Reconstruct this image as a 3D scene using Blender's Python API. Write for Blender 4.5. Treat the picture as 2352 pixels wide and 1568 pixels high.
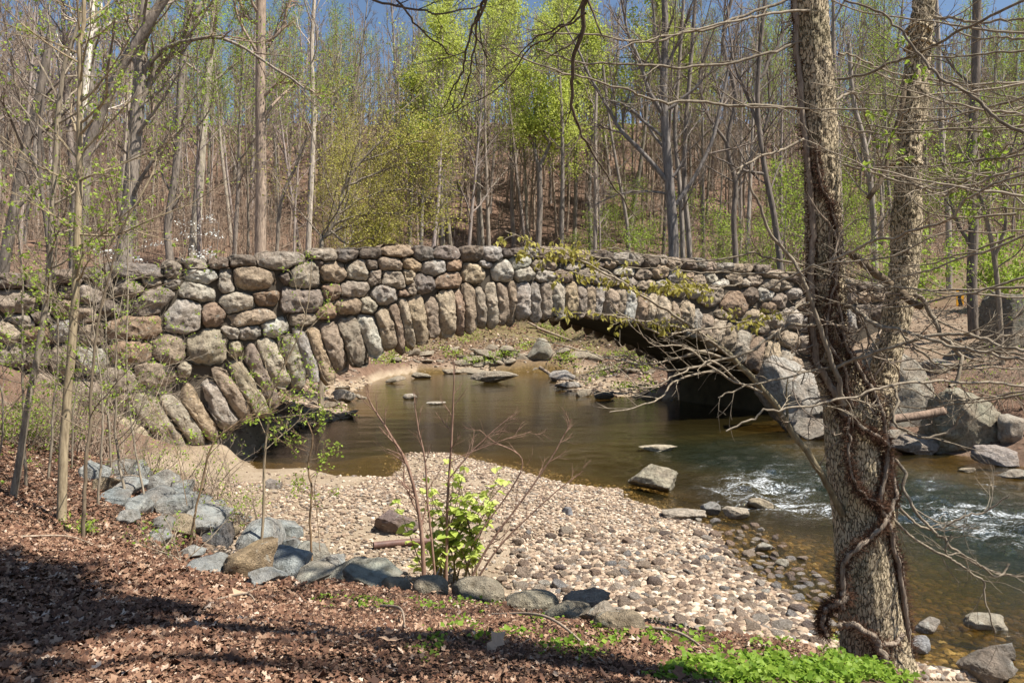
import bpy, math, random
import numpy as np
from mathutils import Vector, noise as mnoise

# ------------------------------------------------------------------ scene, camera, light
for o in list(bpy.data.objects):
    bpy.data.objects.remove(o)
S = bpy.context.scene
COL = S.collection
F = 720.0            # focal length in pixels of a 1024 px wide frame
HOR = 320.0          # row of the horizon
K = 1024 / 2352.0    # traced coordinates are given on a 2352 px wide view of the photograph

cam_d = bpy.data.cameras.new('camera')
cam = bpy.data.objects.new('camera', cam_d); COL.objects.link(cam)
cam_d.sensor_width = 36; cam_d.lens = 36 * F / 1024
cam_d.shift_y = -(341 - HOR) / 1024
cam_d.clip_end = 2000; cam_d.clip_start = 0.05
cam.rotation_euler = (math.pi / 2, 0, 0)
S.camera = cam

ELEV = math.radians(59)
sh = np.array([0.93, -0.37]); sh /= np.linalg.norm(sh)
SUN = Vector((sh[0] * math.cos(ELEV), sh[1] * math.cos(ELEV), math.sin(ELEV)))
w = bpy.data.worlds.new('World'); S.world = w; w.use_nodes = True
nt = w.node_tree; nt.nodes.clear()
sky = nt.nodes.new('ShaderNodeTexSky'); sky.sky_type = 'NISHITA'; sky.sun_disc = False
sky.sun_elevation = ELEV; sky.sun_rotation = math.atan2(SUN.x, SUN.y)
sky.air_density = 1.0; sky.dust_density = 0.3; sky.ozone_density = 1.6
bg = nt.nodes.new('ShaderNodeBackground'); bg.inputs['Strength'].default_value = 0.068
ow = nt.nodes.new('ShaderNodeOutputWorld')
nt.links.new(sky.outputs[0], bg.inputs[0]); nt.links.new(bg.outputs[0], ow.inputs[0])
sd = bpy.data.lights.new('sun', 'SUN'); sd.energy = 5.0; sd.angle = math.radians(0.53); sd.color = (1, 0.95, 0.87)
so = bpy.data.objects.new('sun', sd); COL.objects.link(so)
so.rotation_euler = SUN.to_track_quat('Z', 'Y').to_euler()
S.view_settings.view_transform = 'Standard'; S.view_settings.look = 'None'
S.view_settings.exposure = 0.95; S.view_settings.gamma = 1
S.render.engine = 'CYCLES'
S.cycles.max_bounces = 6; S.cycles.transparent_max_bounces = 10
S.cycles.caustics_reflective = False; S.cycles.caustics_refractive = False

# ------------------------------------------------------------------ helpers
def tag(o, label=None, cat=None, group=None, kind=None):
    if label: o['label'] = label
    if cat: o['category'] = cat
    if group: o['group'] = group
    if kind: o['kind'] = kind
    return o

def empty(name, loc=(0, 0, 0)):
    o = bpy.data.objects.new(name, None); COL.objects.link(o); o.location = loc
    o.empty_display_size = 0.1
    return o

def make_mesh(name, V, Q=None, T=None, mats=(), smooth=True, mat_q=None, mat_t=None):
    V = np.asarray(V, np.float32).reshape(-1, 3)
    Q = np.zeros((0, 4), np.int32) if Q is None or len(Q) == 0 else np.asarray(Q, np.int32)
    T = np.zeros((0, 3), np.int32) if T is None or len(T) == 0 else np.asarray(T, np.int32)
    me = bpy.data.meshes.new(name)
    me.vertices.add(len(V)); me.vertices.foreach_set('co', V.ravel())
    nl = Q.size + T.size; npoly = len(Q) + len(T)
    me.loops.add(nl); me.loops.foreach_set('vertex_index', np.concatenate([Q.ravel(), T.ravel()]))
    me.polygons.add(npoly)
    st = np.concatenate([np.arange(len(Q)) * 4, Q.size + np.arange(len(T)) * 3]).astype(np.int32)
    me.polygons.foreach_set('loop_start', st)
    me.polygons.foreach_set('loop_total', np.concatenate([np.full(len(Q), 4), np.full(len(T), 3)]).astype(np.int32))
    mi = np.concatenate([np.full(len(Q), mat_q or 0), np.full(len(T), mat_t or 0)]).astype(np.int32)
    for m in mats: me.materials.append(m)
    if mi.any(): me.polygons.foreach_set('material_index', mi)
    me.polygons.foreach_set('use_smooth', np.full(npoly, smooth, bool))
    me.update(calc_edges=True); me.validate()
    return me

def link(name, me, parent=None, loc=None):
    o = bpy.data.objects.new(name, me); COL.objects.link(o)
    if parent: o.parent = parent
    if loc is not None: o.location = loc
    return o

def px3(dx, dy, Y):
    return np.array([(dx * K - 512) / F * Y, Y, (HOR - dy * K) / F * Y])

def sstep(a, b, x):
    t = np.clip((x - a) / (b - a), 0, 1); return t * t * (3 - 2 * t)

def nrm(v):
    return v / (np.linalg.norm(v) + 1e-9)

class TB:
    """collects tubes (quads) and leaves (triangles)"""
    def __init__(self): self.V = []; self.Q = []; self.T = []; self.n = 0
    def tube(self, P, R, sides=5, cap=False):
        P = np.asarray(P, float); R = np.asarray(R, float)
        if R.ndim == 0: R = np.full(len(P), float(R))
        Tn = np.gradient(P, axis=0); Tn /= np.linalg.norm(Tn, axis=1)[:, None] + 1e-9
        m = np.abs(P[-1] - P[0]); ref = np.eye(3)[int(np.argmin(m))]
        N = np.cross(Tn, ref); N /= np.linalg.norm(N, axis=1)[:, None] + 1e-9
        B = np.cross(Tn, N)
        a = np.arange(sides) * 2 * math.pi / sides
        ring = P[:, None, :] + R[:, None, None] * (np.cos(a)[None, :, None] * N[:, None, :] + np.sin(a)[None, :, None] * B[:, None, :])
        n = len(P)
        i = np.arange(n - 1)[:, None] * sides; j = np.arange(sides)[None, :]; k = (j + 1) % sides
        q = np.stack([i + j, i + k, i + sides + k, i + sides + j], -1).reshape(-1, 4) + self.n
        self.V.append(ring.reshape(-1, 3)); self.Q.append(q); self.n += n * sides
        if cap:
            for r, fl in ((0, 1), (n - 1, 0)):
                c = self.n; self.V.append(P[r][None]); self.n += 1
                b = c - n * sides - (0 if r == 0 else 1) + r * sides
                tt = [[b + jj, b + (jj + 1) % sides, c] for jj in range(sides)]
                self.T.append(np.array(tt))
    def leaves(self, P, size, rng, droop=0.0, aspect=0.7, flat=0.0):
        P = np.asarray(P, float)
        if len(P) == 0: return
        n = len(P)
        d = rng.normal(size=(n, 3)); d[:, 2] = d[:, 2] * (1 - flat) - droop
        d /= np.linalg.norm(d, axis=1)[:, None]
        up = rng.normal(size=(n, 3)); up[:, 2] += 1.2 + 2 * flat
        s = np.cross(d, up); s /= np.linalg.norm(s, axis=1)[:, None] + 1e-9
        u = np.cross(s, d)
        L = size * rng.uniform(0.55, 1.3, n)[:, None]
        w = L * aspect * 0.5
        base = P; tip = P + d * L
        l = P + d * L * 0.42 + s * w + u * w * 0.35
        r = P + d * L * 0.42 - s * w + u * w * 0.35
        V = np.stack([base, l, tip, r], 1).reshape(-1, 3)
        i = np.arange(n) * 4 + self.n
        self.T.append(np.stack([i, i + 1, i + 2], 1)); self.T.append(np.stack([i, i + 2, i + 3], 1))
        self.V.append(V); self.n += 4 * n
    def arrays(self):
        V = np.concatenate(self.V) if self.V else np.zeros((0, 3))
        Q = np.concatenate(self.Q) if self.Q else None
        T = np.concatenate(self.T) if self.T else None
        return V, Q, T
    def build(self, name, mats, parent=None, loc=None, mat_t=None, smooth=True):
        V, Q, T = self.arrays()
        if len(V) == 0: return None
        return link(name, make_mesh(name, V, Q, T, mats, smooth, 0, (1 if len(mats) > 1 else 0) if mat_t is None else mat_t), parent, loc)

def smooth_path(P, n):
    """Catmull-Rom through the control points"""
    P = np.asarray(P, float)
    if len(P) < 3:
        t = np.linspace(0, 1, n)[:, None]; return P[0] * (1 - t) + P[-1] * t
    Pp = np.vstack([2 * P[0] - P[1], P, 2 * P[-1] - P[-2]])
    u = np.linspace(0, len(P) - 1, n); i = np.minimum(u.astype(int), len(P) - 2); t = (u - i)[:, None]
    a, b, c, d = Pp[i], Pp[i + 1], Pp[i + 2], Pp[i + 3]
    return 0.5 * (2 * b + (c - a) * t + (2 * a - 5 * b + 4 * c - d) * t ** 2 + (3 * b - a - 3 * c + d) * t ** 3)

# ------------------------------------------------------------------ materials
class N:
    def __init__(self, name):
        self.m = bpy.data.materials.new(name); self.m.use_nodes = True
        self.t = self.m.node_tree; self.t.nodes.clear()
        self.out = self.t.nodes.new('ShaderNodeOutputMaterial')
    def n(self, typ, **kw):
        x = self.t.nodes.new('ShaderNode' + typ)
        for k, v in kw.items():
            if k == 'inp':
                for a, b in v.items(): self.put(x, a, b)
            else: setattr(x, k, v)
        return x
    def put(self, node, key, v):
        s = node.inputs[key]
        if isinstance(v, bpy.types.NodeSocket): self.t.links.new(v, s)
        elif isinstance(v, bpy.types.Node): self.t.links.new(v.outputs[0], s)
        else: s.default_value = v
    def coord(self, kind='Object', scale=(1, 1, 1)):
        c = self.n('TexCoord'); mp = self.n('Mapping', inp={'Vector': c.outputs[kind], 'Scale': scale}); return mp.outputs[0]
    def noise(self, vec, scale, detail=4, rough=0.55, dist=0.0):
        return self.n('TexNoise', inp={'Vector': vec, 'Scale': scale, 'Detail': detail, 'Roughness': rough, 'Distortion': dist})
    def ramp(self, fac, stops, interp='LINEAR'):
        r = self.n('ValToRGB'); r.color_ramp.interpolation = interp
        e = r.color_ramp.elements
        while len(e) < len(stops): e.new(0.5)
        for x, (p, c) in zip(e, stops):
            x.position = p; x.color = (*c, 1) if len(c) == 3 else c
        self.put(r, 'Fac', fac); return r
    def mix(self, fac, a, b, blend='MIX'):
        x = self.n('Mix', data_type='RGBA', blend_type=blend)
        for i, v in ((0, fac), (6, a), (7, b)):
            s = x.inputs[i]
            if isinstance(v, bpy.types.NodeSocket): self.t.links.new(v, s)
            elif isinstance(v, bpy.types.Node): self.t.links.new(v.outputs[0], s)
            else: s.default_value = (*v, 1) if isinstance(v, tuple) and len(v) == 3 else v
        return x.outputs[2]
    def math(self, op, a, b=0.5, clamp=False):
        x = self.n('Math', operation=op, use_clamp=clamp)
        self.put(x, 0, a); self.put(x, 1, b); return x.outputs[0]
    def bump(self, h, strength=0.5, dist=0.02, nrm=None):
        b = self.n('Bump', inp={'Height': h, 'Strength': strength, 'Distance': dist})
        if nrm is not None: self.put(b, 'Normal', nrm)
        return b.outputs[0]
    def finish(self, color, rough=0.85, bump=None, spec=0.25):
        p = self.n('BsdfPrincipled')
        self.put(p, 'Base Color', color if not isinstance(color, tuple) else (*color, 1))
        self.put(p, 'Roughness', rough); p.inputs['Specular IOR Level'].default_value = spec
        if bump is not None: self.put(p, 'Normal', bump)
        self.t.links.new(p.outputs[0], self.out.inputs[0]); return self.m

def stone_material():
    m = N('boulder_stone'); oi = m.n('ObjectInfo')
    c = m.coord(); v = m.n('VectorMath', operation='ADD', inp={0: c})
    sc = m.n('Math', operation='MULTIPLY', inp={0: oi.outputs['Random'], 1: 50.0}); m.put(v, 1, sc)
    big = m.noise(v, 1.7, 5, 0.6); mid = m.noise(v, 9, 6, 0.65); fine = m.noise(v, 60, 4, 0.7)
    col = m.mix(m.ramp(big, [(0.35, (0, 0, 0)), (0.68, (1, 1, 1))]), oi.outputs['Color'], (0.30, 0.225, 0.165))
    col = m.mix(0.62, oi.outputs['Color'], col)
    mot = m.ramp(mid, [(0.3, (0.42, 0.39, 0.34)), (0.5, (0.95, 0.95, 0.95)), (0.7, (1.35, 1.32, 1.27))])
    col = m.mix(0.85, col, mot, 'MULTIPLY')
    gr = m.ramp(fine, [(0.3, (0.7, 0.7, 0.7)), (0.7, (1.2, 1.2, 1.2))]); col = m.mix(0.6, col, gr, 'MULTIPLY')
    stv = m.n('Mapping', inp={'Vector': v, 'Scale': (5, 5, 0.7)})
    st = m.ramp(m.noise(stv.outputs[0], 1.4, 4), [(0.55, (0, 0, 0)), (0.72, (1, 1, 1))])
    col = m.mix(m.math('MULTIPLY', st, 0.45), col, (0.085, 0.075, 0.066))
    lich = m.ramp(m.noise(v, 7.5, 3, 0.5, 0.4), [(0.66, (0, 0, 0)), (0.71, (1, 1, 1))])
    col = m.mix(m.math('MULTIPLY', lich, 0.5), col, (0.46, 0.47, 0.41))
    h = m.math('ADD', m.math('MULTIPLY', mid, 1.0), m.math('MULTIPLY', fine, 0.35))
    return m.finish(col, 0.9, m.bump(h, 1.0, 0.12), 0.12)

def bark_material(name, dark, light, scale=1.0, bumpd=0.03, use_obj=False, moss=0.0, zs=1.6):
    m = N(name); c = m.coord('Object', (9 * scale, 9 * scale, zs * scale))
    nz = m.noise(c, 1.6, 6, 0.65, 0.3)
    c2 = m.coord('Object', (1, 1, 1)); n2 = m.noise(c2, 1.3, 4)
    col = m.ramp(nz, [(0.33, dark), (0.62, light)]).outputs[0]
    col = m.mix(m.math('MULTIPLY', m.ramp(n2, [(0.4, (0, 0, 0)), (0.7, (1, 1, 1))]), 0.45), col, tuple(x * 0.55 for x in light))
    if moss:
        gm = m.ramp(m.noise(c2, 3.1, 4), [(0.52, (0, 0, 0)), (0.66, (1, 1, 1))])
        col = m.mix(m.math('MULTIPLY', gm, moss), col, (0.10, 0.11, 0.05))
    if use_obj:
        oi = m.n('ObjectInfo'); col = m.mix(1.0, col, oi.outputs['Color'], 'MULTIPLY')
    return m.finish(col, 0.9, m.bump(nz, 0.9, bumpd), 0.1)

def leaf_material(name, c1, c2, trans=0.45, rough=0.55):
    m = N(name); g = m.n('NewGeometry')
    col = m.ramp(g.outputs['Random Per Island'], [(0.0, c1), (1.0, c2)]).outputs[0]
    p = m.n('BsdfPrincipled', inp={'Base Color': col, 'Roughness': rough}); p.inputs['Specular IOR Level'].default_value = 0.25
    t = m.n('BsdfTranslucent', inp={'Color': col})
    x = m.n('MixShader', inp={0: trans, 1: p.outputs[0], 2: t.outputs[0]})
    m.t.links.new(x.outputs[0], m.out.inputs[0]); return m.m

def island_material(name, stops, rough=0.85, nz_scale=25):
    m = N(name); g = m.n('NewGeometry')
    col = m.ramp(g.outputs['Random Per Island'], stops).outputs[0]
    f = m.noise(m.coord(), nz_scale, 5, 0.65)
    col = m.mix(0.7, col, m.ramp(f, [(0.3, (0.6, 0.58, 0.55)), (0.7, (1.25, 1.25, 1.25))]), 'MULTIPLY')
    return m.finish(col, rough, m.bump(f, 0.4, 0.01), 0.2)

M = {}
M['stone'] = stone_material()
M['bark'] = bark_material('grey_bark', (0.13, 0.112, 0.097), (0.40, 0.35, 0.30), 0.7, 0.04, True)
M['twig'] = bark_material('twig_bark', (0.18, 0.14, 0.11), (0.37, 0.30, 0.24), 1.0, 0.01, True)
M['bark_fg_plain'] = bark_material('furrowed_bark', (0.075, 0.055, 0.033), (0.47, 0.385, 0.25), 2.6, 0.02, False, 0.2, 3.6)
fb = N('furrowed_bark'); fc = fb.coord('Object', (44, 44, 15)); fd_ = fb.noise(fc, .55, 3, .6)
fv = fb.n('VectorMath', operation='MULTIPLY_ADD', inp={0: fd_.outputs['Color'], 1: (2.6, 2.6, 2.6), 2: fc})
ve = fb.n('TexVoronoi', feature='DISTANCE_TO_EDGE', inp={'Vector': fv.outputs[0], 'Scale': 1.0}); fn_ = fb.noise(fc, 2.2, 5, .7)
plate = fb.ramp(fb.math('ADD', ve.outputs[0], fb.math('MULTIPLY', fb.math('SUBTRACT', fn_, .5), .28)), [(0.0, (0, 0, 0)), (0.11, (1, 1, 1))])
fcol = fb.mix(plate, (0.155, 0.115, 0.07), fb.ramp(fn_, [(0.3, (0.36, 0.28, 0.18)), (0.7, (0.74, 0.61, 0.41))]).outputs[0])
mm = fb.ramp(fb.noise(fb.coord('Object', (1, 1, 1)), 2.4, 4), [(0.5, (0, 0, 0)), (0.68, (1, 1, 1))]); fcol = fb.mix(fb.math('MULTIPLY', mm, .35), fcol, (0.13, 0.13, 0.06))
M['bark_fg'] = fb.finish(fcol, 0.9, fb.bump(fb.math('ADD', plate, fb.math('MULTIPLY', fn_, .5)), 1.0, 0.02), 0.1)
M['branch_fg'] = bark_material('smooth_branch_bark', (0.14, 0.11, 0.08), (0.36, 0.30, 0.22), 2.0, 0.004, True)
M['vine'] = bark_material('vine_bark', (0.13, 0.095, 0.07), (0.36, 0.29, 0.22), 3.0, 0.01)
M['hair'] = N('rootlet_hair').finish((0.085, 0.042, 0.024), 0.9)
M['leaf_bright'] = leaf_material('bright_leaf', (0.35, 0.41, 0.06), (0.58, 0.63, 0.15))
M['leaf_yellow'] = leaf_material('yellow_green_leaf', (0.33, 0.31, 0.06), (0.50, 0.46, 0.12))
M['leaf_mid'] = leaf_material('fresh_leaf', (0.22, 0.32, 0.03), (0.40, 0.50, 0.09))
M['leaf_olive'] = leaf_material('olive_leaf', (0.30, 0.27, 0.05), (0.52, 0.46, 0.12))
M['leaf_weed'] = leaf_material('weed_leaf', (0.36, 0.46, 0.07), (0.62, 0.68, 0.20))
M['leaf_cover'] = leaf_material('ground_cover_leaf', (0.14, 0.25, 0.02), (0.30, 0.42, 0.06))
M['flower'] = leaf_material('white_flower', (0.70, 0.70, 0.64), (0.85, 0.85, 0.80), 0.2)
M['litter'] = island_material('dry_leaf', [(0.0, (0.06, 0.034, 0.024)), (0.35, (0.14, 0.068, 0.04)), (0.7, (0.225, 0.128, 0.08)), (0.92, (0.35, 0.225, 0.145)), (1.0, (0.55, 0.43, 0.33))], 0.75)
M['litter_tri'] = M['litter']
M['pebble'] = island_material('river_pebble', [(0.0, (0.085, 0.065, 0.052)), (0.15, (0.16, 0.115, 0.083)), (0.35, (0.28, 0.20, 0.14)), (0.6, (0.39, 0.295, 0.205)), (0.75, (0.20, 0.18, 0.155)), (0.85, (0.48, 0.37, 0.265)), (1.0, (0.58, 0.49, 0.38))], 0.8, 18)
M['mortar'] = N('mortar').finish((0.07, 0.057, 0.042), 0.95)
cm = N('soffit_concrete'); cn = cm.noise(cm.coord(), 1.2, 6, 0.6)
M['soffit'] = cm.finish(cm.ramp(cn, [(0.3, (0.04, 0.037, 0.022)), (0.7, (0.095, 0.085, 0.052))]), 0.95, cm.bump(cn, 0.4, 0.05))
M['sign_yellow'] = N('sign_yellow').finish((0.62, 0.30, 0.02), 0.5)
M['sign_black'] = N('sign_black').finish((0.015, 0.015, 0.016), 0.5)
M['sign_post'] = N('sign_post').finish((0.06, 0.05, 0.04), 0.7)
rm = N('rusty_iron'); rn = rm.noise(rm.coord(), 9, 6, 0.7)
M['rust'] = rm.finish(rm.ramp(rn, [(0.3, (0.075, 0.04, 0.032)), (0.7, (0.20, 0.105, 0.08))]), 0.6, rm.bump(rn, 0.5, 0.01), 0.4)
M['dead'] = bark_material('dead_stem', (0.14, 0.075, 0.05), (0.34, 0.22, 0.16), 3.0, 0.004)
M['stem_green'] = bark_material('weed_stem', (0.10, 0.075, 0.035), (0.22, 0.18, 0.08), 3.0, 0.004)
M['tan_twig'] = bark_material('tan_twig', (0.20, 0.145, 0.10), (0.42, 0.33, 0.245), 3.0, 0.004)
am = N('asphalt'); an = am.noise(am.coord(), 40, 4)
M['road'] = am.finish(am.ramp(an, [(0.3, (0.05, 0.05, 0.05)), (0.7, (0.10, 0.095, 0.09))]), 0.9)

# ------------------------------------------------------------------ bridge frame
BL = np.array([-8.2, 18.9]); BR = np.array([10.3, 29.4])
EU = (BR - BL) / np.linalg.norm(BR - BL)
NRM = np.array([EU[1], -EU[0]])                    # towards the camera
WIDTH = 6.7
def face_uv(dx, dy):
    """traced point -> (u along the face, z)"""
    k = (dx * K - 512) / F
    # (k*Y, Y) = BL + u*EU
    Y = (BL[1] * EU[0] - BL[0] * EU[1]) / (EU[0] - k * EU[1])
    u = ((k * Y - BL[0]) * EU[0] + (Y - BL[1]) * EU[1])
    return np.array([u, (HOR - dy * K) / F * Y])
def face_xyz(u, v, wd=0.0):
    u = np.asarray(u, float); v = np.asarray(v, float); wd = np.asarray(wd, float)
    return np.stack(np.broadcast_arrays(BL[0] + u * EU[0] + wd * NRM[0], BL[1] + u * EU[1] + wd * NRM[1], v), -1)

# ------------------------------------------------------------------ terrain
WATER = -4.0
RIVER = np.array([(5.9, 7.6), (4.6, 8.4), (3.9, 9.0), (4.05, 9.95), (3.7, 11.7), (3.83, 13.65), (3.44, 14.85), (2.5, 16.2), (2.6, 17.0), (1.4, 17.45), (-0.2, 19.6),
                  (-1.9, 21.7), (-3.2, 21.7), (-3.0, 19.4), (-3.2, 18.1), (-3.9, 18.0), (-5.1, 19.1), (-6.6, 18.9), (-7.4, 20.3), (-8.2, 24), (-8.0, 27),
                  (-6.6, 30), (-8.6, 36), (-9.0, 42.7), (-9.0, 50), (-7.2, 55), (-2, 56), (3, 56.5), (7, 55.5), (7.6, 52.5), (3.4, 50.5), (2.9, 46), (2.7, 41.7), (5.1, 37.9), (7.6, 36.9), (11.2, 33.8),
                  (12.6, 29.5), (11.2, 26.6), (11.9, 22.5), (13.6, 21), (14.3, 18.7), (18, 12), (22, 4), (26, -14), (12, -14), (8.2, 0), (7.0, 5)])
def river_sd(x, y):
    """signed distance, negative in the water"""
    x = np.asarray(x, float); y = np.asarray(y, float); sh_ = x.shape; x = x.ravel(); y = y.ravel()
    d = np.full(x.shape, 1e9); ins = np.zeros(x.shape, bool)
    n = len(RIVER)
    for i in range(n):
        a = RIVER[i]; b = RIVER[(i + 1) % n]; e = b - a
        t = np.clip(((x - a[0]) * e[0] + (y - a[1]) * e[1]) / (e @ e), 0, 1)
        d = np.minimum(d, np.hypot(x - a[0] - t * e[0], y - a[1] - t * e[1]))
        c = ((a[1] > y) != (b[1] > y)) & (x < (b[0] - a[0]) * (y - a[1]) / (b[1] - a[1] + 1e-12) + a[0])
        ins ^= c
    return np.where(ins, -d, d).reshape(sh_)

CP = [(0, 0, -1.6), (0, 3.3, -1.65), (-3, 3, -1.62), (3, 2.5, -1.9), (-5, -1, -1.4), (4, -3, -1.8), (0, -8, -1.4), (8, -12, -3), (-10, -8, -0.6), (0, -25, -1), (-30, -20, 1),
      (0, 5.5, -2.25), (1.84, 4.2, -2.04), (2.77, 5.5, -2.66), (3.6, 5.2, -3.0), (4.2, 3, -2.6),
      (-2.16, 8.2, -3.03), (-.86, 8, -3.02), (.1, 7.6, -3.06), (1.19, 7.2, -3.11), (2.15, 6.8, -3.15), (2.75, 6.5, -3.15), (3.6, 6.6, -3.6), (-3.5, 8.6, -3.1), (-5.3, 10, -2.7),
      (-7.75, 12.5, -2.46), (-6.2, 9, -2.25), (-11.4, 15.5, -.95), (-8.2, 11.0, -1.85), (-4.6, 6.5, -2.02), (-2.84, 4, -1.82), (-16, 14, -.2), (-14, 4, -.8), (-8, 4, -1.5), (-24, 5, .6),
      (-2, 9.6, -3.72), (0, 9.3, -3.78), (1.5, 8.8, -3.85), (3, 8.2, -3.92), (0, 13, -3.7), (-3, 13, -3.6), (-4, 11, -3.55), (1.5, 15, -3.85), (-1.5, 18, -3.8), (-5, 17, -3.7), (-6.3, 18, -3.7),
      (-6.5, 15, -3.3), (-5.7, 12.6, -3.15), (-8.3, 17.6, -3.5), (-9.4, 15.6, -2.6), (-11, 19, -1.6), (-11, 15.9, -1.5),
      (-12, 30, -2.6), (-9.5, 33, -3.8), (-14, 24, -.6), (-11, 42, -3.4), (-15, 45, -1.6), (-22, 30, .4), (-13, 57, -2.2), (-15.6, 18.5, -.3), (-22, 15, -.2),
      (17.3, 37.2, .3), (24, 41, .5), (20.7, 35.5, .5), (17.6, 30.5, -1.0), (15.5, 27, -2.4), (16, 23.5, -3), (22, 24, -1.2), (28, 36, .9), (15, 42, .3), (24, 16, -2.6), (34, 10, -1),
      (7, 42, -3.65), (10, 42, -3.0), (5.5, 47, -3.5), (13, 50, -1.2), (12, 57, -1.6), (10, 37.5, -2.5), (8.5, 39, -3.5),
      (0, 59.5, -2.7), (-6.5, 59, -2.4), (6, 59.5, -2.8), (0, 64, -1.4), (-7, 64, -1.0), (6, 64, -1.5), (0, 72, 1.2), (-8, 73, 1.6), (9, 71, 1.2), (17, 60, 1.2),
      (-25, 40, 1.6), (-17, 52, 1.6), (-30, 60, 6.5), (-18, 66, 4.6), (25, 52, 2.0), (34, 60, 5.5), (20, 68, 4.4), (40, 44, 2.6), (-42, 40, 3), (-60, 30, 4), (-40, 20, 1.2)]
for X in (-110, -70, -35, -12, 12, 35, 70, 110):
    CP += [(X, 84, 9.5 + abs(X) * .01), (X, 104, 21.5), (X, 126, 34), (X, 150, 37.0), (X, 200, 20.0)]
CP = np.array(CP, float)
def tps_kernel(r2): return 0.5 * r2 * np.log(r2 + 1e-9)
_n = len(CP)
_d2 = (CP[:, None, 0] - CP[None, :, 0]) ** 2 + (CP[:, None, 1] - CP[None, :, 1]) ** 2
_A = np.zeros((_n + 3, _n + 3)); _A[:_n, :_n] = tps_kernel(_d2) + np.eye(_n) * 0.6
_A[:_n, _n] = 1; _A[:_n, _n + 1:] = CP[:, :2]; _A[_n:, :_n] = _A[:_n, _n:].T
_W = np.linalg.solve(_A, np.concatenate([CP[:, 2], np.zeros(3)]))
def lattice(x, y, seed=0):
    """cheap smooth value noise"""
    xi = np.floor(x).astype(np.int64); yi = np.floor(y).astype(np.int64); fx = x - xi; fy = y - yi
    fx = fx * fx * (3 - 2 * fx); fy = fy * fy * (3 - 2 * fy)
    def h(a, b):
        n = (a * 374761393 + b * 668265263 + seed * 974711) & 0x7fffffff
        n = ((n ^ (n >> 13)) * 1274126177) & 0x7fffffff
        return ((n ^ (n >> 16)) & 0xffff) / 65535.0
    return (h(xi, yi) * (1 - fx) + h(xi + 1, yi) * fx) * (1 - fy) + (h(xi, yi + 1) * (1 - fx) + h(xi + 1, yi + 1) * fx) * fy - 0.5
def ground_z(x, y):
    x = np.asarray(x, float); y = np.asarray(y, float); shp = x.shape
    xf = x.ravel(); yf = y.ravel(); z = np.empty_like(xf)
    for s in range(0, len(xf), 20000):
        a = xf[s:s + 20000]; b = yf[s:s + 20000]
        d2 = (a[:, None] - CP[None, :, 0]) ** 2 + (b[:, None] - CP[None, :, 1]) ** 2
        z[s:s + 20000] = tps_kernel(d2) @ _W[:_n] + _W[_n] + _W[_n + 1] * a + _W[_n + 2] * b
    z = z.reshape(shp); d = river_sd(x, y)
    far = sstep(25, 60, y)
    z = z + lattice(x * 1.3, y * 1.3, 1) * 0.10 + lattice(x * 4, y * 4, 2) * 0.035 + lattice(x * .25, y * .25, 3) * 1.2 * far
    wet = WATER - 0.03 - 0.16 * np.minimum(-d, 4.0)
    dry = np.maximum(z, WATER + 0.01 + 0.035 * np.minimum(d, 4))
    dry = WATER + (dry - WATER) * sstep(-0.02, 0.9, d) + 0.012
    return np.where(d < 0, np.minimum(wet, WATER - 0.02), dry)
def gz(x, y): return float(ground_z(np.array([x]), np.array([y]))[0])
def hit(dx, dy, y0=2.0, y1=140.0):
    """where the line of sight through a traced point meets the ground or the water"""
    Y = np.concatenate([np.arange(y0, 40, 0.04), np.arange(40, y1, 0.2)])
    kx = (dx * K - 512) / F; kz = (HOR - dy * K) / F
    g = np.maximum(ground_z(kx * Y, Y), WATER)
    b = np.nonzero(kz * Y <= g)[0]
    i = b[0] if len(b) else len(Y) - 1
    return np.array([kx * Y[i], Y[i], g[i]])

def axis(a, b, lo, hi, step, grow):
    c = list(np.arange(lo, hi + 1e-6, step)); s = step; x = hi
    while x < b: s *= grow; x += s; c.append(x)
    s = step; x = lo
    while x > a: s *= grow; x -= s; c.insert(0, x)
    return np.array(c)
gx = axis(-150, 150, -12, 13, 0.14, 1.05); gy = axis(-40, 260, 1.0, 24, 0.14, 1.035)
GX, GY = np.meshgrid(gx, gy); GZ = ground_z(GX, GY)
def grid_quads(nx, ny):
    i = np.arange(ny - 1)[:, None] * nx + np.arange(nx - 1)[None, :]
    return np.stack([i, i + 1, i + nx + 1, i + nx], -1).reshape(-1, 4)
gm = N('ground_soil')
at = gm.n('Attribute', attribute_name='zones'); sep = gm.n('SeparateColor', inp={0: at.outputs['Color']})
sand, bed, green = sep.outputs[0], sep.outputs[1], sep.outputs[2]
c = gm.coord()
n1 = gm.noise(c, 0.35, 6, 0.6); n2 = gm.noise(c, 5, 6, 0.7); n3 = gm.noise(c, 26, 5, 0.7)
lit = gm.ramp(n3, [(0.25, (0.07, 0.045, 0.033)), (0.5, (0.20, 0.125, 0.088)), (0.72, (0.36, 0.25, 0.185))]).outputs[0]
n4 = gm.noise(c, 1.4, 6, 0.75)
lit = gm.mix(1.0, lit, gm.ramp(n4, [(0.3, (0.35, 0.33, 0.31)), (0.5, (0.8, 0.78, 0.75)), (0.68, (1.35, 1.3, 1.22))]), 'MULTIPLY')  # leaf texture mottles, also painting dappled tree shade into the litter colour
lit = gm.mix(gm.ramp(n1, [(0.4, (0, 0, 0)), (0.65, (1, 1, 1))]), lit, gm.ramp(n2, [(0.3, (0.07, 0.047, 0.034)), (0.7, (0.30, 0.205, 0.145))]).outputs[0])
n4a = gm.noise(c, 0.9, 7, 0.7)
vor = gm.n('TexVoronoi', inp={'Vector': c, 'Scale': 16.0})
peb = gm.ramp(vor.outputs['Distance'], [(0.1, (0.50, 0.40, 0.29)), (0.6, (0.26, 0.19, 0.125))]).outputs[0]
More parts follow.
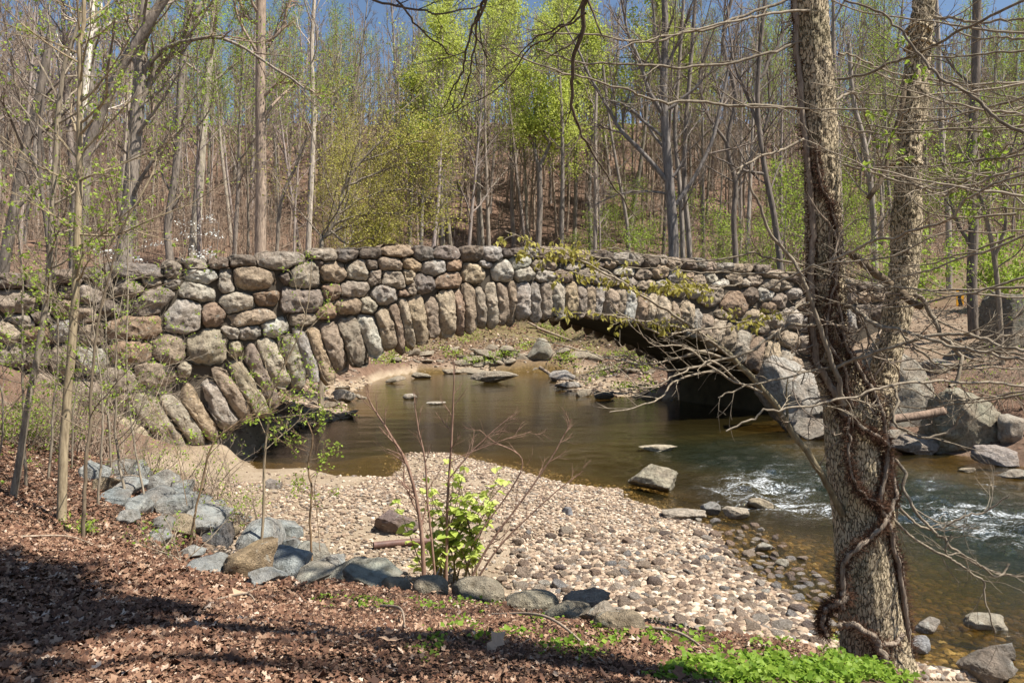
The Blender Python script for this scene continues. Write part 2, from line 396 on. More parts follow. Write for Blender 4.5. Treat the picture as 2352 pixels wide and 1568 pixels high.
peb = gm.mix(0.72, peb, gm.ramp(n4a, [(0.35, (0.27, 0.205, 0.135)), (0.6, (0.42, 0.335, 0.24))]).outputs[0])
bedc = gm.ramp(n2, [(0.3, (0.05, 0.033, 0.013)), (0.55, (0.14, 0.092, 0.036)), (0.75, (0.27, 0.185, 0.085))]).outputs[0]
deep = gm.ramp(bed, [(0.0, (1, 1, 1)), (0.25, (.8, .8, .75)), (0.8, (0.3, 0.36, 0.3))])
bedc = gm.mix(1.0, bedc, deep, 'MULTIPLY')
col = gm.mix(gm.math('MULTIPLY', green, gm.ramp(n2, [(0.42, (0, 0, 0)), (0.6, (1, 1, 1))])), lit, (0.15, 0.20, 0.035))
col = gm.mix(sand, col, peb)
isbed = gm.ramp(bed, [(0.0, (0, 0, 0)), (0.12, (1, 1, 1))])
col = gm.mix(isbed, col, bedc)
hb = gm.math('ADD', n3, gm.math('MULTIPLY', n2, 0.8))
M['ground'] = gm.finish(col, 0.95, gm.bump(hb, 0.9, 0.06), 0.1)
me = make_mesh('ground', np.stack([GX, GY, GZ], -1).reshape(-1, 3), grid_quads(len(gx), len(gy)), None, [M['ground']])
SD = river_sd(GX, GY)
zs = sstep(-3.1, -3.42, GZ + .38 * sstep(22, 27, GY) + .25 * (lattice(GX * .9, GY * .9, 51)) * sstep(22, 27, GY)) * (GY < 60) * np.clip(1 - sstep(8.5, 9.5, GX) * sstep(32, 29, GY), 0, 1)
zs = np.maximum(zs, sstep(13.5, 15.5, GX) * sstep(26, 29, GY) * sstep(42, 37, GY) * 0.55)
zb = sstep(0.02, -5.0, SD); zb = np.where(SD > 0, 0, np.clip(-SD / 5 + 0.1, 0, 1))
zg = sstep(56, 66, GY) * sstep(80, 68, GY) * sstep(20, 10, np.abs(GX)) * 0.5
zg = np.maximum(zg, 0.25 * sstep(10, 18, GX) * sstep(40, 46, GY) * sstep(75, 55, GY))
ca = me.color_attributes.new('zones', 'FLOAT_COLOR', 'POINT')
ca.data.foreach_set('color', np.stack([zs, zb, zg, np.ones_like(zs)], -1).astype(np.float32).ravel())
tag(link('ground', me), kind='structure')

# ------------------------------------------------------------------ water
wx = np.arange(-12, 27, 0.13); wy = np.arange(-12, 66, 0.13)
WX, WY = np.meshgrid(wx, wy)
def blob(x, y, sx, sy): return np.exp(-((WX - x) / sx) ** 2 - ((WY - y) / sy) ** 2)
rap = (blob(5.3, 16.6, 1.5, 1.3) + 0.9 * blob(6.2, 15.0, 1.4, .8) + 1.25 * blob(9.6, 14.4, 1.7, 1.5) + 1.0 * blob(10.5, 12.4, 2.0, 1.2) + .5 * blob(6.2, 19, 2.4, 1.6)
       + .45 * blob(8.4, 22.5, 2.2, 2.2) + .6 * blob(7.0, 9.3, 1.2, .35) + .5 * blob(5.4, 9.5, .7, .3) + .55 * blob(11.5, 18, 2, 1.5) + 0.4 * blob(8, 17.5, 3, 2))
rap = np.clip(rap * 1.15 + .35 * blob(8.5, 16, 5, 6) + .2 * blob(6, 22, 4, 4), 0, 1.4)
wz = WATER + rap * (lattice(WX * 1.6, WY * 2.6, 7) * 0.17 + lattice(WX * 3.6, WY * 4.6, 8) * 0.10) + lattice(WX * .8, WY * 2.2, 9) * 0.012
ym = 1 - sstep(24, 34, WY)
wm = N('river_water'); cw = wm.coord()
at = wm.n('Attribute', attribute_name='rapids'); sp = wm.n('SeparateColor', inp={0: at.outputs['Color']})
mp1 = wm.n('Mapping', inp={'Vector': cw, 'Scale': (1.2, 3.4, 1)}); mp2 = wm.n('Mapping', inp={'Vector': cw, 'Scale': (2.6, 5.5, 1)})
b1 = wm.noise(mp1.outputs[0], 1.3, 4, 0.55, 0.6); b2 = wm.noise(mp2.outputs[0], 3.5, 4, 0.6, 0.8)
hgt = wm.math('ADD', wm.math('MULTIPLY', b1, 0.5), wm.math('MULTIPLY', b2, wm.math('ADD', wm.math('MULTIPLY', sp.outputs[0], 1.6), 0.25)))
bn = wm.bump(hgt, wm.math('ADD', wm.math('MULTIPLY', sp.outputs[0], 0.6), 0.22), 0.06)
fr = wm.n('Fresnel', inp={'IOR': 1.33, 'Normal': bn})
gl = wm.n('BsdfGlossy', inp={'Color': (1, 1, 1, 1), 'Roughness': 0.05, 'Normal': bn})
tr = wm.n('BsdfTransparent', inp={'Color': (0.76, 0.67, 0.42, 1)})
mx = wm.n('MixShader', inp={0: fr.outputs[0], 1: tr.outputs[0], 2: gl.outputs[0]})
silt = wm.n('BsdfDiffuse', inp={'Color': wm.mix(sp.outputs[1], (0.085, 0.064, 0.02), (0.012, 0.018, 0.010))})
mxs = wm.n('MixShader', inp={0: wm.math('ADD', wm.math('MULTIPLY', sp.outputs[1], 0.5), 0.15), 1: tr.outputs[0], 2: silt.outputs[0]})
mx = wm.n('MixShader', inp={0: fr.outputs[0], 1: mxs.outputs[0], 2: gl.outputs[0]})
fn = wm.noise(wm.n('Mapping', inp={'Vector': cw, 'Scale': (1.2, 2.6, 1)}).outputs[0], 7.0, 9, 0.72, 1.6)
fb_ = wm.noise(wm.n('Mapping', inp={'Vector': cw, 'Rotation': (0, 0, .5), 'Scale': (.55, 1.9, 1)}).outputs[0], 1.5, 4, 0.6, .6)
ff = wm.math('MULTIPLY', wm.math('SUBTRACT', wm.math('ADD', wm.math('ADD', fn, wm.math('MULTIPLY', fb_, .55)), wm.math('MULTIPLY', sp.outputs[0], 0.20)), 1.075), 5.0, True)
fd = wm.n('BsdfDiffuse', inp={'Color': (0.72, 0.75, 0.76, 1)})
mf = wm.n('MixShader', inp={0: ff, 1: mx.outputs[0], 2: fd.outputs[0]})
wm.t.links.new(mf.outputs[0], wm.out.inputs[0])
me = make_mesh('river_water', np.stack([WX, WY, wz], -1).reshape(-1, 3), grid_quads(len(wx), len(wy)), None, [wm.m])
ca = me.color_attributes.new('rapids', 'FLOAT_COLOR', 'POINT')
ca.data.foreach_set('color', np.stack([rap, sstep(2.0, 5.5, WX) * sstep(29, 22, WY) * sstep(-1.6, -4.6, river_sd(WX, WY)), rap, np.ones_like(rap)], -1).astype(np.float32).ravel())
tag(link('river_water', me), kind='structure')

# ------------------------------------------------------------------ bridge
Z0 = lambda x, y, ox: ((ox + x / 1.568) * 0.57422, (900 + y / 1.568) * 0.57422)
TAN = (0.37, 0.30, 0.225); GREY = (0.41, 0.37, 0.31); PALE = (0.52, 0.47, 0.385); RUST = (0.32, 0.225, 0.155); DARK = (0.15, 0.125, 0.105); PURP = (0.255, 0.215, 0.185); OCH = (0.45, 0.355, 0.245); SLAB = (0.41, 0.355, 0.265)
CC = dict(t=TAN, g=GREY, p=PALE, r=RUST, d=DARK, u=PURP, o=OCH, s=SLAB)
# boulders of wall and coping: origin, then x, y, width, height, turn, colour
WALL = {0: '''-130 480 200 150 0 d;110 475 290 150 0 t;130 600 215 90 5 g;35 665 175 150 20 s;90 815 210 120 5 t;225 700 150 120 -20 r;250 580 120 90 0 d;-120 640 190 160 0 t;-100 820 180 150 0 g;
300 450 140 120 0 d;400 520 150 130 0 t;420 430 120 80 0 d;560 440 150 130 0 g;645 350 130 90 0 u;810 400 195 140 0 t;950 360 130 62 8 t;955 480 265 160 -28 u;1090 372 110 55 10 g;1260 320 225 95 4 p;1420 345 95 150 0 g;
680 520 160 110 0 d;540 560 140 110 0 t;400 650 150 120 0 g;560 680 170 130 0 t;1240 420 260 120 8 p;1490 488 240 120 -4 p;1595 345 250 165 18 t;1150 570 255 230 0 g;1330 560 160 165 20 r;1585 572 330 100 -12 t;
860 640 380 150 -6 r;1450 675 135 80 18 g;1560 675 150 90 0 g;830 790 270 150 5 r;1072 772 205 195 0 t;1305 760 265 225 0 s;1478 775 95 115 0 s;980 930 265 150 8 t;1155 905 100 105 0 s;
740 970 235 165 0 t;545 1060 190 190 0 t;400 1200 260 150 0 s;230 1010 200 150 0 t;560 850 220 170 0 g;400 850 180 170 0 t;230 850 170 140 0 d;60 1010 190 150 0 t;780 1090 120 110 30 t;650 1110 130 120 0 d''',
 1000: '''345 315 205 185 0 g;520 295 175 140 0 t;677 280 145 145 0 g;880 240 175 92 10 t;760 245 110 80 0 d;1015 245 115 78 18 o;1160 265 155 110 0 g;1282 255 102 78 0 r;1420 310 195 132 10 o;1480 246 70 56 0 g;1590 290 145 140 0 p;
788 330 82 105 0 t;905 340 165 118 5 t;995 325 74 92 0 o;1090 370 122 130 8 u;1250 345 165 115 -5 r;1020 405 56 90 0 t;335 470 285 160 0 u;510 415 115 110 15 r;660 400 195 108 0 t;848 437 172 128 0 g;965 428 72 50 0 r;
100 455 172 105 8 r;485 540 135 102 0 r;615 510 165 120 0 t;745 505 112 108 0 p;330 590 170 92 0 t;160 640 165 120 -15 p;20 668 120 80 0 g;230 330 60 70 0 d;430 240 70 80 0 d''',
 2000: '''125 235 135 100 0 p;160 305 140 112 -12 p;240 252 92 72 0 t;285 322 125 82 0 g;325 255 70 52 0 t;405 322 115 84 0 r;575 320 205 110 10 t;470 270 110 60 0 g;600 250 130 52 0 d;690 240 80 46 0 t;800 292 112 66 0 p;800 350 140 70 0 g;900 310 105 54 0 t;
1010 280 112 76 0 t;1110 315 82 80 0 g;1185 330 66 62 0 t;1255 345 80 72 0 t;1330 330 92 60 0 g;1385 370 135 50 -6 p;1480 330 92 70 0 t;1545 365 66 52 0 g;1605 355 92 64 0 t;1700 380 105 70 0 t;1570 440 105 112 0 d;1480 500 155 122 0 r;1670 425 92 72 0 p;
1760 470 92 84 0 t;1850 420 92 66 0 g;1800 378 84 52 0 t;1700 515 70 62 0 r;1850 590 115 130 0 p;1600 570 105 92 0 t;1720 605 120 92 0 t;1830 720 120 120 0 g;1740 680 80 70 0 t;720 352 84 62 0 t;920 372 122 60 0 t;1100 405 180 80 8 t;
1330 430 155 112 0 t;1010 378 90 56 0 p;1220 420 90 66 0 g;1410 560 80 60 0 t;1640 640 90 70 0 t;1940 500 110 100 0 t;1950 620 110 110 0 g;1950 380 110 90 0 t;1930 740 110 120 0 t;2050 420 110 90 0 g;2060 530 110 110 0 t;2060 650 110 110 0 t;2160 470 110 100 0 d;2170 590 110 110 0 g;2190 380 100 70 0 t;2280 450 110 70 0 t;2280 540 110 90 0 d;2380 440 100 70 0 g;2390 530 100 90 0 d'''}
COPING = {0: '''-140 365 190 95 0 d;55 350 210 90 2 d;245 345 190 105 -8 d;425 325 190 80 0 u;570 310 150 85 0 d;840 288 395 90 3 u;1085 275 125 112 0 t;1232 243 150 62 0 g;1375 238 140 62 0 d;1527 226 182 74 0 d''',
 1000: '''207 221 325 102 2 t;460 186 185 76 0 g;612 186 145 82 -3 d;756 179 140 76 0 d;921 160 215 72 0 t;1090 180 125 92 10 d;1233 172 182 78 0 u;1396 178 132 92 0 d;1521 182 120 96 0 g''',
 2000: '''78 170 180 48 0 d;198 170 105 62 0 g;345 178 265 72 4 u;520 190 110 60 0 t;630 190 185 58 0 d;757 206 115 62 0 g;846 216 105 76 0 t;942 226 115 80 0 d;1022 222 66 62 0 t;1092 236 112 60 0 t;1187 242 95 66 0 d;1266 236 86 56 0 g;1322 260 70 56 0 t;1402 262 115 48 0 g;1522 269 145 50 0 t;1642 276 110 50 0 u;1735 305 145 52 6 t;1860 330 120 56 4 d;1970 335 120 56 4 t;2080 350 120 56 3 d;2190 365 120 56 3 t;2290 385 110 56 3 d;2390 395 110 56 3 g'''}
VOUS = [(0, '''700 1200 930 1490 300 s;870 1060 1130 1440 165 s;1040 1075 1265 1345 125 s;1130 1000 1325 1315 115 t;1245 920 1440 1245 130 g;1370 910 1545 1195 105 t;1468 865 1655 1165 115 s;1570 760 1705 1115 95 u'''),
        (1000, '''85 735 215 1000 125 p;222 690 312 990 112 s;300 655 412 945 85 g;385 635 500 960 95 o;485 625 585 905 145 t;605 575 695 865 140 t;718 555 785 805 122 p;850 530 882 765 122 t;902 490 955 765 72 r;962 465 1018 735 72 g;1032 450 1078 725 112 o;1135 435 1165 685 98 t;1220 412 1252 685 132 o;1303 412 1332 662 75 r;1368 362 1388 648 88 t;1444 380 1466 615 72 g;1515 365 1527 615 80 o;1580 362 1592 605 86 t;1646 365 1645 600 70 t'''),
        (2000, '''140 355 150 575 118 g;225 358 227 575 72 g;290 362 292 565 76 t;368 345 371 575 84 p;450 362 455 555 78 o;513 362 515 555 62 t;570 362 575 555 64 o;622 378 622 562 64 g;700 382 692 582 95 t;764 395 750 575 62 t;838 392 808 592 86 p;905 425 880 602 72 r;962 420 932 612 74 o;1050 450 1005 615 112 o;1122 470 1085 625 64 t;1186 490 1160 645 92 t;1256 530 1215 685 66 g;1316 570 1275 700 76 t;1395 600 1350 762 84 o;1466 630 1420 785 84 t;1548 680 1495 845 94 t;1640 700 1575 890 104 r;1728 725 1680 940 120 o;1800 770 1770 930 90 g;1870 840 1840 1010 100 t''')]
stones = []   # (u, v, half a, half b, turn, kind, colour)
def add_rect(ox, x, y, w_, h_, rot, kind, colour):
    c0 = face_uv(*Z0(x, y, ox)); r = math.radians(rot)
    ex = face_uv(*Z0(x + w_ / 2 * math.cos(r), y + w_ / 2 * math.sin(r), ox)) - c0
    w_ = w_ * 1.0; ey = face_uv(*Z0(x - h_ / 2 * math.sin(r), y + h_ / 2 * math.cos(r), ox)) - c0
    stones.append((c0, np.linalg.norm(ex) * 1.05, np.linalg.norm(ey) * 1.05, math.atan2(ex[1], ex[0]), kind, colour))
for kind, D in (('coping', COPING), ('wall', WALL)):
    for ox, s in D.items():
        for it in s.replace('\n', '').split(';'):
            a = it.split(); add_rect(ox, *[float(q) for q in a[:5]], kind, a[5])
intr = []
for ox, s in VOUS:
    for it in s.split(';'):
        a = it.split(); x1, y1, x2, y2, wd = [float(q) for q in a[:5]]
        p1 = face_uv(*Z0(x1, y1, ox)); p2 = face_uv(*Z0(x2, y2, ox)); ax = p2 - p1; L = np.linalg.norm(ax)
        pr = np.array([-ax[1], ax[0]]) / L
        ang = math.radians(math.degrees(math.atan2(y2 - y1, x2 - x1)) + 90)
        q = face_uv(*Z0((x1 + x2) / 2 + wd / 2 * math.cos(ang), (y1 + y2) / 2 + wd / 2 * math.sin(ang), ox)) - (p1 + p2) / 2
        stones.append(((p1 + p2) / 2, L / 2 * 1.03, abs(q @ pr) * 1.04, math.atan2(ax[1], ax[0]), 'vous', a[5]))
        intr.append(p2)
intr = np.array(intr[1:]); intr = intr[np.argsort(intr[:, 0])]
# smooth intrados
cf = np.polyfit(intr[:, 0], intr[:, 1], 4)
uL, uR = intr[0, 0] - 0.2, intr[-1, 0] - 0.15
def intrados(u): return np.polyval(cf, u) + 0.16
tops = np.array([c + np.array([0, b]) for c, a, b, r, k, cc in stones if k == 'coping']); tops = tops[np.argsort(tops[:, 0])]
def top_z(u): return np.interp(u, tops[:, 0], tops[:, 1]) - 0.30

bridge = empty('stone_bridge', face_xyz(0, -4, -WIDTH / 2))
tag(bridge, 'rustic stone arch bridge of rounded boulders spanning the shallow creek', 'bridge')
bl = Vector(bridge.location)
def under_bridge(o):
    o.parent = bridge; return o
uE = face_uv(2036, 700)[0]
us = np.concatenate([np.linspace(-12, uL, 14), np.linspace(uL, uR, 46), np.linspace(uR, uE, 14)])
bot = np.concatenate([np.full(14, -6.0), intrados(np.linspace(uL, uR, 46)), np.full(14, -6.0)])
top = top_z(us); deck = top - 0.75
def prism_strip(us, bot, top, w0, w1):
    """solid between two curves, from depth w0 (front) back to w1"""
    n = len(us)
    A = face_xyz(us, bot, w0); B = face_xyz(us, top, w0); C_ = face_xyz(us, top, w1); D_ = face_xyz(us, bot, w1)
    V = np.concatenate([A, B, C_, D_]); q = []
    for i in range(n - 1):
        for a, b in ((0, 1), (1, 2), (2, 3), (3, 0)):
            q.append((a * n + i, a * n + i + 1, b * n + i + 1, b * n + i))
    q.append((0, n, 2 * n, 3 * n)); q.append((n - 1, 4 * n - 1, 3 * n - 1, 2 * n - 1))
    return V, np.array(q)
off = np.array(bl)
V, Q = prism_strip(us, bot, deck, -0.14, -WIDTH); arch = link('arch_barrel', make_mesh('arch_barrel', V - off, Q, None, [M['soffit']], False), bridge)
V, Q = prism_strip(us, np.maximum(bot, bot) , top, -0.10, -0.138)
wallp = link('spandrel_wall', make_mesh('spandrel_wall', V - off, Q, None, [M['mortar']], False), bridge)
V, Q = prism_strip(us, deck - 0.02, top, -0.14, -0.55)
par = link('parapet', make_mesh('parapet', V - off, Q, None, [M['mortar']], False), bridge)
V, Q = prism_strip(us, deck - 0.02, top, -WIDTH + 0.5, -WIDTH)
link('parapet', make_mesh('parapet', V - off, Q, None, [M['mortar']], False), bridge)
ringp = empty('arch_ring'); ringp.parent = bridge

def cell_radii(i, na=44):
    """outline of a boulder, kept out of its neighbours' cells"""
    c0, a, b, r, kind, cc = stones[i]
    th = np.arange(na) * 2 * math.pi / na
    p = 3.0 if kind != 'vous' else 3.6
    ct, st = np.cos(th), np.sin(th)
    mn = min(a, b); base = (np.abs(ct / a) ** p + np.abs(st / b) ** p) ** (-1 / p) * (1 + (.03 if kind == 'coping' else (.06 if kind == 'vous' else .17)) / mn)
    R = np.linspace(0.2, 1, 42)[None, :] * base[:, None]
    lu, lv = R * ct[:, None], R * st[:, None]
    cr, sr = math.cos(r), math.sin(r)
    U = c0[0] + lu * cr - lv * sr; Vv = c0[1] + lu * sr + lv * cr
    own = ((np.abs(lu / a) ** p + np.abs(lv / b) ** p) ** (1 / p) - 1) * mn - (.05 if kind == 'vous' else 0)
    other = np.full_like(own, 9.0)
    for j, (c1, a1, b1, r1, k1, _) in enumerate(stones):
        if j == i or abs(c1[0] - c0[0]) > 4 or np.linalg.norm(c1 - c0) > a + b + a1 + b1: continue
        dx, dy = U - c1[0], Vv - c1[1]; q1, s1 = math.cos(r1), math.sin(r1)
        x1 = dx * q1 + dy * s1; y1 = -dx * s1 + dy * q1
        other = np.minimum(other, ((np.abs(x1 / a1) ** 3 + np.abs(y1 / b1) ** 3) ** (1 / 3) - 1) * min(a1, b1) - (.05 if k1 == 'vous' else 0))
    bad = own > other
    k = np.where(bad.any(1), bad.argmax(1), bad.shape[1]) - 1
    rad = R[np.arange(na), np.maximum(k, 2)]
    rad = (np.roll(rad, 1) + 2 * rad + np.roll(rad, -1)) / 4
    r3 = np.random.default_rng(900 + i)
    for _ in range(2 if kind == 'wall' else 0):
        ph = r3.uniform(0, 6.28); q = np.cos(th - ph); e = 1 / math.sqrt((math.cos(ph) / a) ** 2 + (math.sin(ph) / b) ** 2)
        lim = e * r3.uniform(1.08, 1.4) / np.maximum(q, .05); rad = np.where(q > .05, np.minimum(rad, lim), rad)
    rad = rad * (1 + .035 * r3.normal(size=na).clip(-1.2, 1.2)) if kind != 'x' else rad
    return th, rad - 0.004

def stone_mesh(name, i, rng):
    c0, a, b, r, kind, cc = stones[i]
    th, rad = cell_radii(i); na = len(th)
    T = min(a, b) * (0.60 if kind == 'vous' else 0.62); T = min(T, 0.27)
    ss = [0.0, .14, .28, .41, .53, .64, .74, .83, .91, .965, 1.0, 1.0, .96]
    front = 0.0 if kind != 'coping' else 0.05
    hs = [T * (1 - s ** 5) ** 0.5 if s < 1 else 0 for s in ss[:11]] + [-0.16, -0.28 if kind != 'coping' else -0.62]
    # a coping boulder runs back over the parapet, a voussoir back under the barrel
    if kind == 'vous': hs[-1] = -0.36
    cr, sr = math.cos(r), math.sin(r)
    tilt = rng.normal(0, 0.16, 2); seed = Vector(rng.uniform(0, 99, 3))
    verts = []
    cut = [(rng.uniform(0, 6.28), rng.uniform(.05, .6), rng.uniform(.3, 1.1)) for _ in range(4)]
    pl = []
    for _ in range(7):
        nv = nrm(np.array([rng.normal(0, .62), rng.normal(0, .62), rng.uniform(.35, 1)])); pl.append((nv, rng.uniform(.52, .88)))
    for s, h in zip(ss, hs):
        for t, R in zip(th, rad):
            lu = R * s * math.cos(t); lv = R * s * math.sin(t)
            hh = h + (tilt[0] * lu + tilt[1] * lv if h > -0.1 else 0)
            if h > 0:
                for ca_, d0, sl in cut:   # worn facets
                    d = (lu / a * math.cos(ca_) + lv / b * math.sin(ca_)) - d0
                    if d > 0: hh -= d * sl * T * 0.8
            if h > -0.1:      # broken, flat facets
                v3 = np.array([lu / a, lv / b, max(hh, 0) / T * .9])
                for nv, d0 in pl:
                    e_ = v3 @ nv - d0
                    if e_ > 0: v3 = v3 - nv * e_ * np.array([.35, .35, 1])
                lu, lv, hh = v3[0] * a, v3[1] * b, v3[2] * T / .9 if hh > 0 else hh
            q = Vector((lu, lv, hh))
            nz = mnoise.fractal(q * 2.6 + seed, 1, 2, 4) * 0.07 + mnoise.fractal(q * 7 + seed, 1, 2, 4) * 0.05
            hh += nz * (1 if h > -0.2 else 0.3) + front; R2 = nz * 0.5
            U = c0[0] + (lu * cr - lv * sr) * (1 + R2); W = c0[1] + (lu * sr + lv * cr) + R2 * .3
            verts.append((U, W, hh))
    v = np.array(verts); P = face_xyz(v[:, 0], v[:, 1], v[:, 2])
    cen = face_xyz(c0[0], c0[1], 0)
    n = len(ss); q = []
    for k in range(n - 1):
        for j in range(na):
            j2 = (j + 1) % na; q.append((k * na + j, k * na + j2, (k + 1) * na + j2, (k + 1) * na + j))
    me = make_mesh(name, P - cen, q, None, [M['stone']])
    return me, cen
rng = np.random.default_rng(5)
NOWALL = []
wall_n = 0
for i, s in enumerate(stones):
    nm = {'coping': 'coping_stone', 'wall': 'boulder', 'vous': 'voussoir'}[s[4]]
    me, cen = stone_mesh(nm, i, rng)
    o = link(nm, me, {'coping': par, 'wall': wallp, 'vous': ringp}[s[4]]); o.location = cen - off
    base = np.array(CC[s[5]]); j = rng.uniform(.85, 1.18); k = 1 + np.array([.035, 0, -.05]) * rng.normal() + rng.normal(0, .012, 3)
    o.color = (*np.clip(base * j * k * 1.12, .03, .62), 1)
# the far ring of the arch, seen from below through the opening
for u in np.arange(uL + 0.6, uR - 0.1, 0.62):
    sl = float(np.polyval(np.polyder(cf), u)); d = np.array([-sl, 1.0]) / math.hypot(sl, 1)
    c0 = np.array([u, intrados(u)]) + d * 0.30
    na, seg = 10, 8; V = []
    rr = rng.uniform(.24, .31); T_ = rng.uniform(-.1, .1)
    for k in range(seg):
        t = k / (seg - 1) * 2 - 1; sc = (1 - abs(t) ** 3.5) ** .5 * .98 + .02
        for jj in range(na):
            th = jj * 2 * math.pi / na
            p = c0 + d * t * (0.62 + T_) + np.array([d[1], -d[0]]) * math.cos(th) * rr * sc
            V.append(face_xyz(p[0], p[1], -WIDTH - 0.02 + math.sin(th) * 0.26 * sc))
    V = np.array(V); cen = V.mean(0); q = [(k * na + jj, k * na + (jj + 1) % na, (k + 1) * na + (jj + 1) % na, (k + 1) * na + jj) for k in range(seg - 1) for jj in range(na)]
    o = link('voussoir', make_mesh('voussoir', V - cen, q, None, [M['stone']]), ringp); o.location = cen - off
    o.color = (*np.array(TAN) * rng.uniform(.8, 1.1), 1)

# road over the bridge and beyond it
ru = np.concatenate([np.linspace(-60, -12, 30), np.linspace(-11.9, uE - .1, 50)])
A = face_xyz(ru, 0, -0.6)[:, :2]; B = face_xyz(ru, 0, -WIDTH + 0.55)[:, :2]
on = ru > -12
za = np.where(on, np.interp(ru, us, deck), ground_z(A[:, 0], A[:, 1])) + 0.06
zb_ = np.where(on, np.interp(ru, us, deck), ground_z(A[:, 0], A[:, 1])) + 0.06
V = np.concatenate([np.column_stack([A, za]), np.column_stack([B, zb_])]); n = len(ru)
tag(link('road', make_mesh('road', V, [(i, i + 1, n + i + 1, n + i) for i in range(n - 1)], None, [M['road']])), kind='structure')

# ------------------------------------------------------------------ rocks
def ico(sub):
    import bmesh
    bm = bmesh.new(); bmesh.ops.create_icosphere(bm, subdivisions=sub, radius=1)
    V = np.array([v.co[:] for v in bm.verts]); T = np.array([[v.index for v in f.verts] for f in bm.faces]); bm.free(); return V, T
ICO = {k: ico(k) for k in (1, 2, 3, 4, 5)}
def rock_arrays(dims, seed, sub=4, planes=9, rough=0.05, cut=(.62, .92), power=2.6):
    rng = np.random.default_rng(seed); V, T = ICO[sub]; V = V.copy()
    V = V / ((np.abs(V) ** power).sum(1) ** (1 / power))[:, None]
    for _ in range(planes):
        n = nrm(rng.normal(size=3)); d = rng.uniform(*cut); x = V @ n - d
        V -= np.where(x > 0, x, 0)[:, None] * n * 0.92
    s = Vector(rng.uniform(0, 99, 3))
    nz = np.array([mnoise.fractal(Vector(v) * 1.6 + s, 1, 2, 5) + 0.35 * mnoise.fractal(Vector(v) * 6 + s, 1, 2, 3) for v in V])
    V = V * (1 + nz * rough * 1.6)[:, None]
    return V * (np.asarray(dims) / 2), T
def rock(name, label, cat, loc, dims, color, seed, rot=(0, 0, 0), group=None, **kw):
    V, T = rock_arrays(dims, seed, **kw)
    o = link(name, make_mesh(name, V, None, T, [M['stone']]), None, loc)
    o.rotation_euler = rot; o.color = (*color, 1)
    return tag(o, label, cat, group)
def rock_at(name, label, cat, dx, dy, w_, h_, color, seed, depth=0.85, rot=(0, 0, 0), group=None, Y=None, sink=0.25, **kw):
    """a rock that fills the traced box; it stands where the sight line of its lower edge meets the ground"""
    if Y is None: P = hit(dx, dy + h_ * 0.5)
    else: P = px3(dx, dy + h_ * 0.5, Y)
    s = P[1] / F * K; W = w_ * s; H = h_ * s
    D = W * depth
    loc = (P[0], P[1] + D * 0.42, P[2] + H * (0.5 - sink * .5))
    return rock(name, label, cat, loc, (W, D, H * (1 + sink)), color, seed, rot, group, **kw)
BLUE = (0.36, 0.385, 0.37); BLUED = (0.27, 0.295, 0.29); RTAN = (0.36, 0.29, 0.19); SANDY = (0.47, 0.41, 0.32); OLIVE = (0.37, 0.34, 0.25)
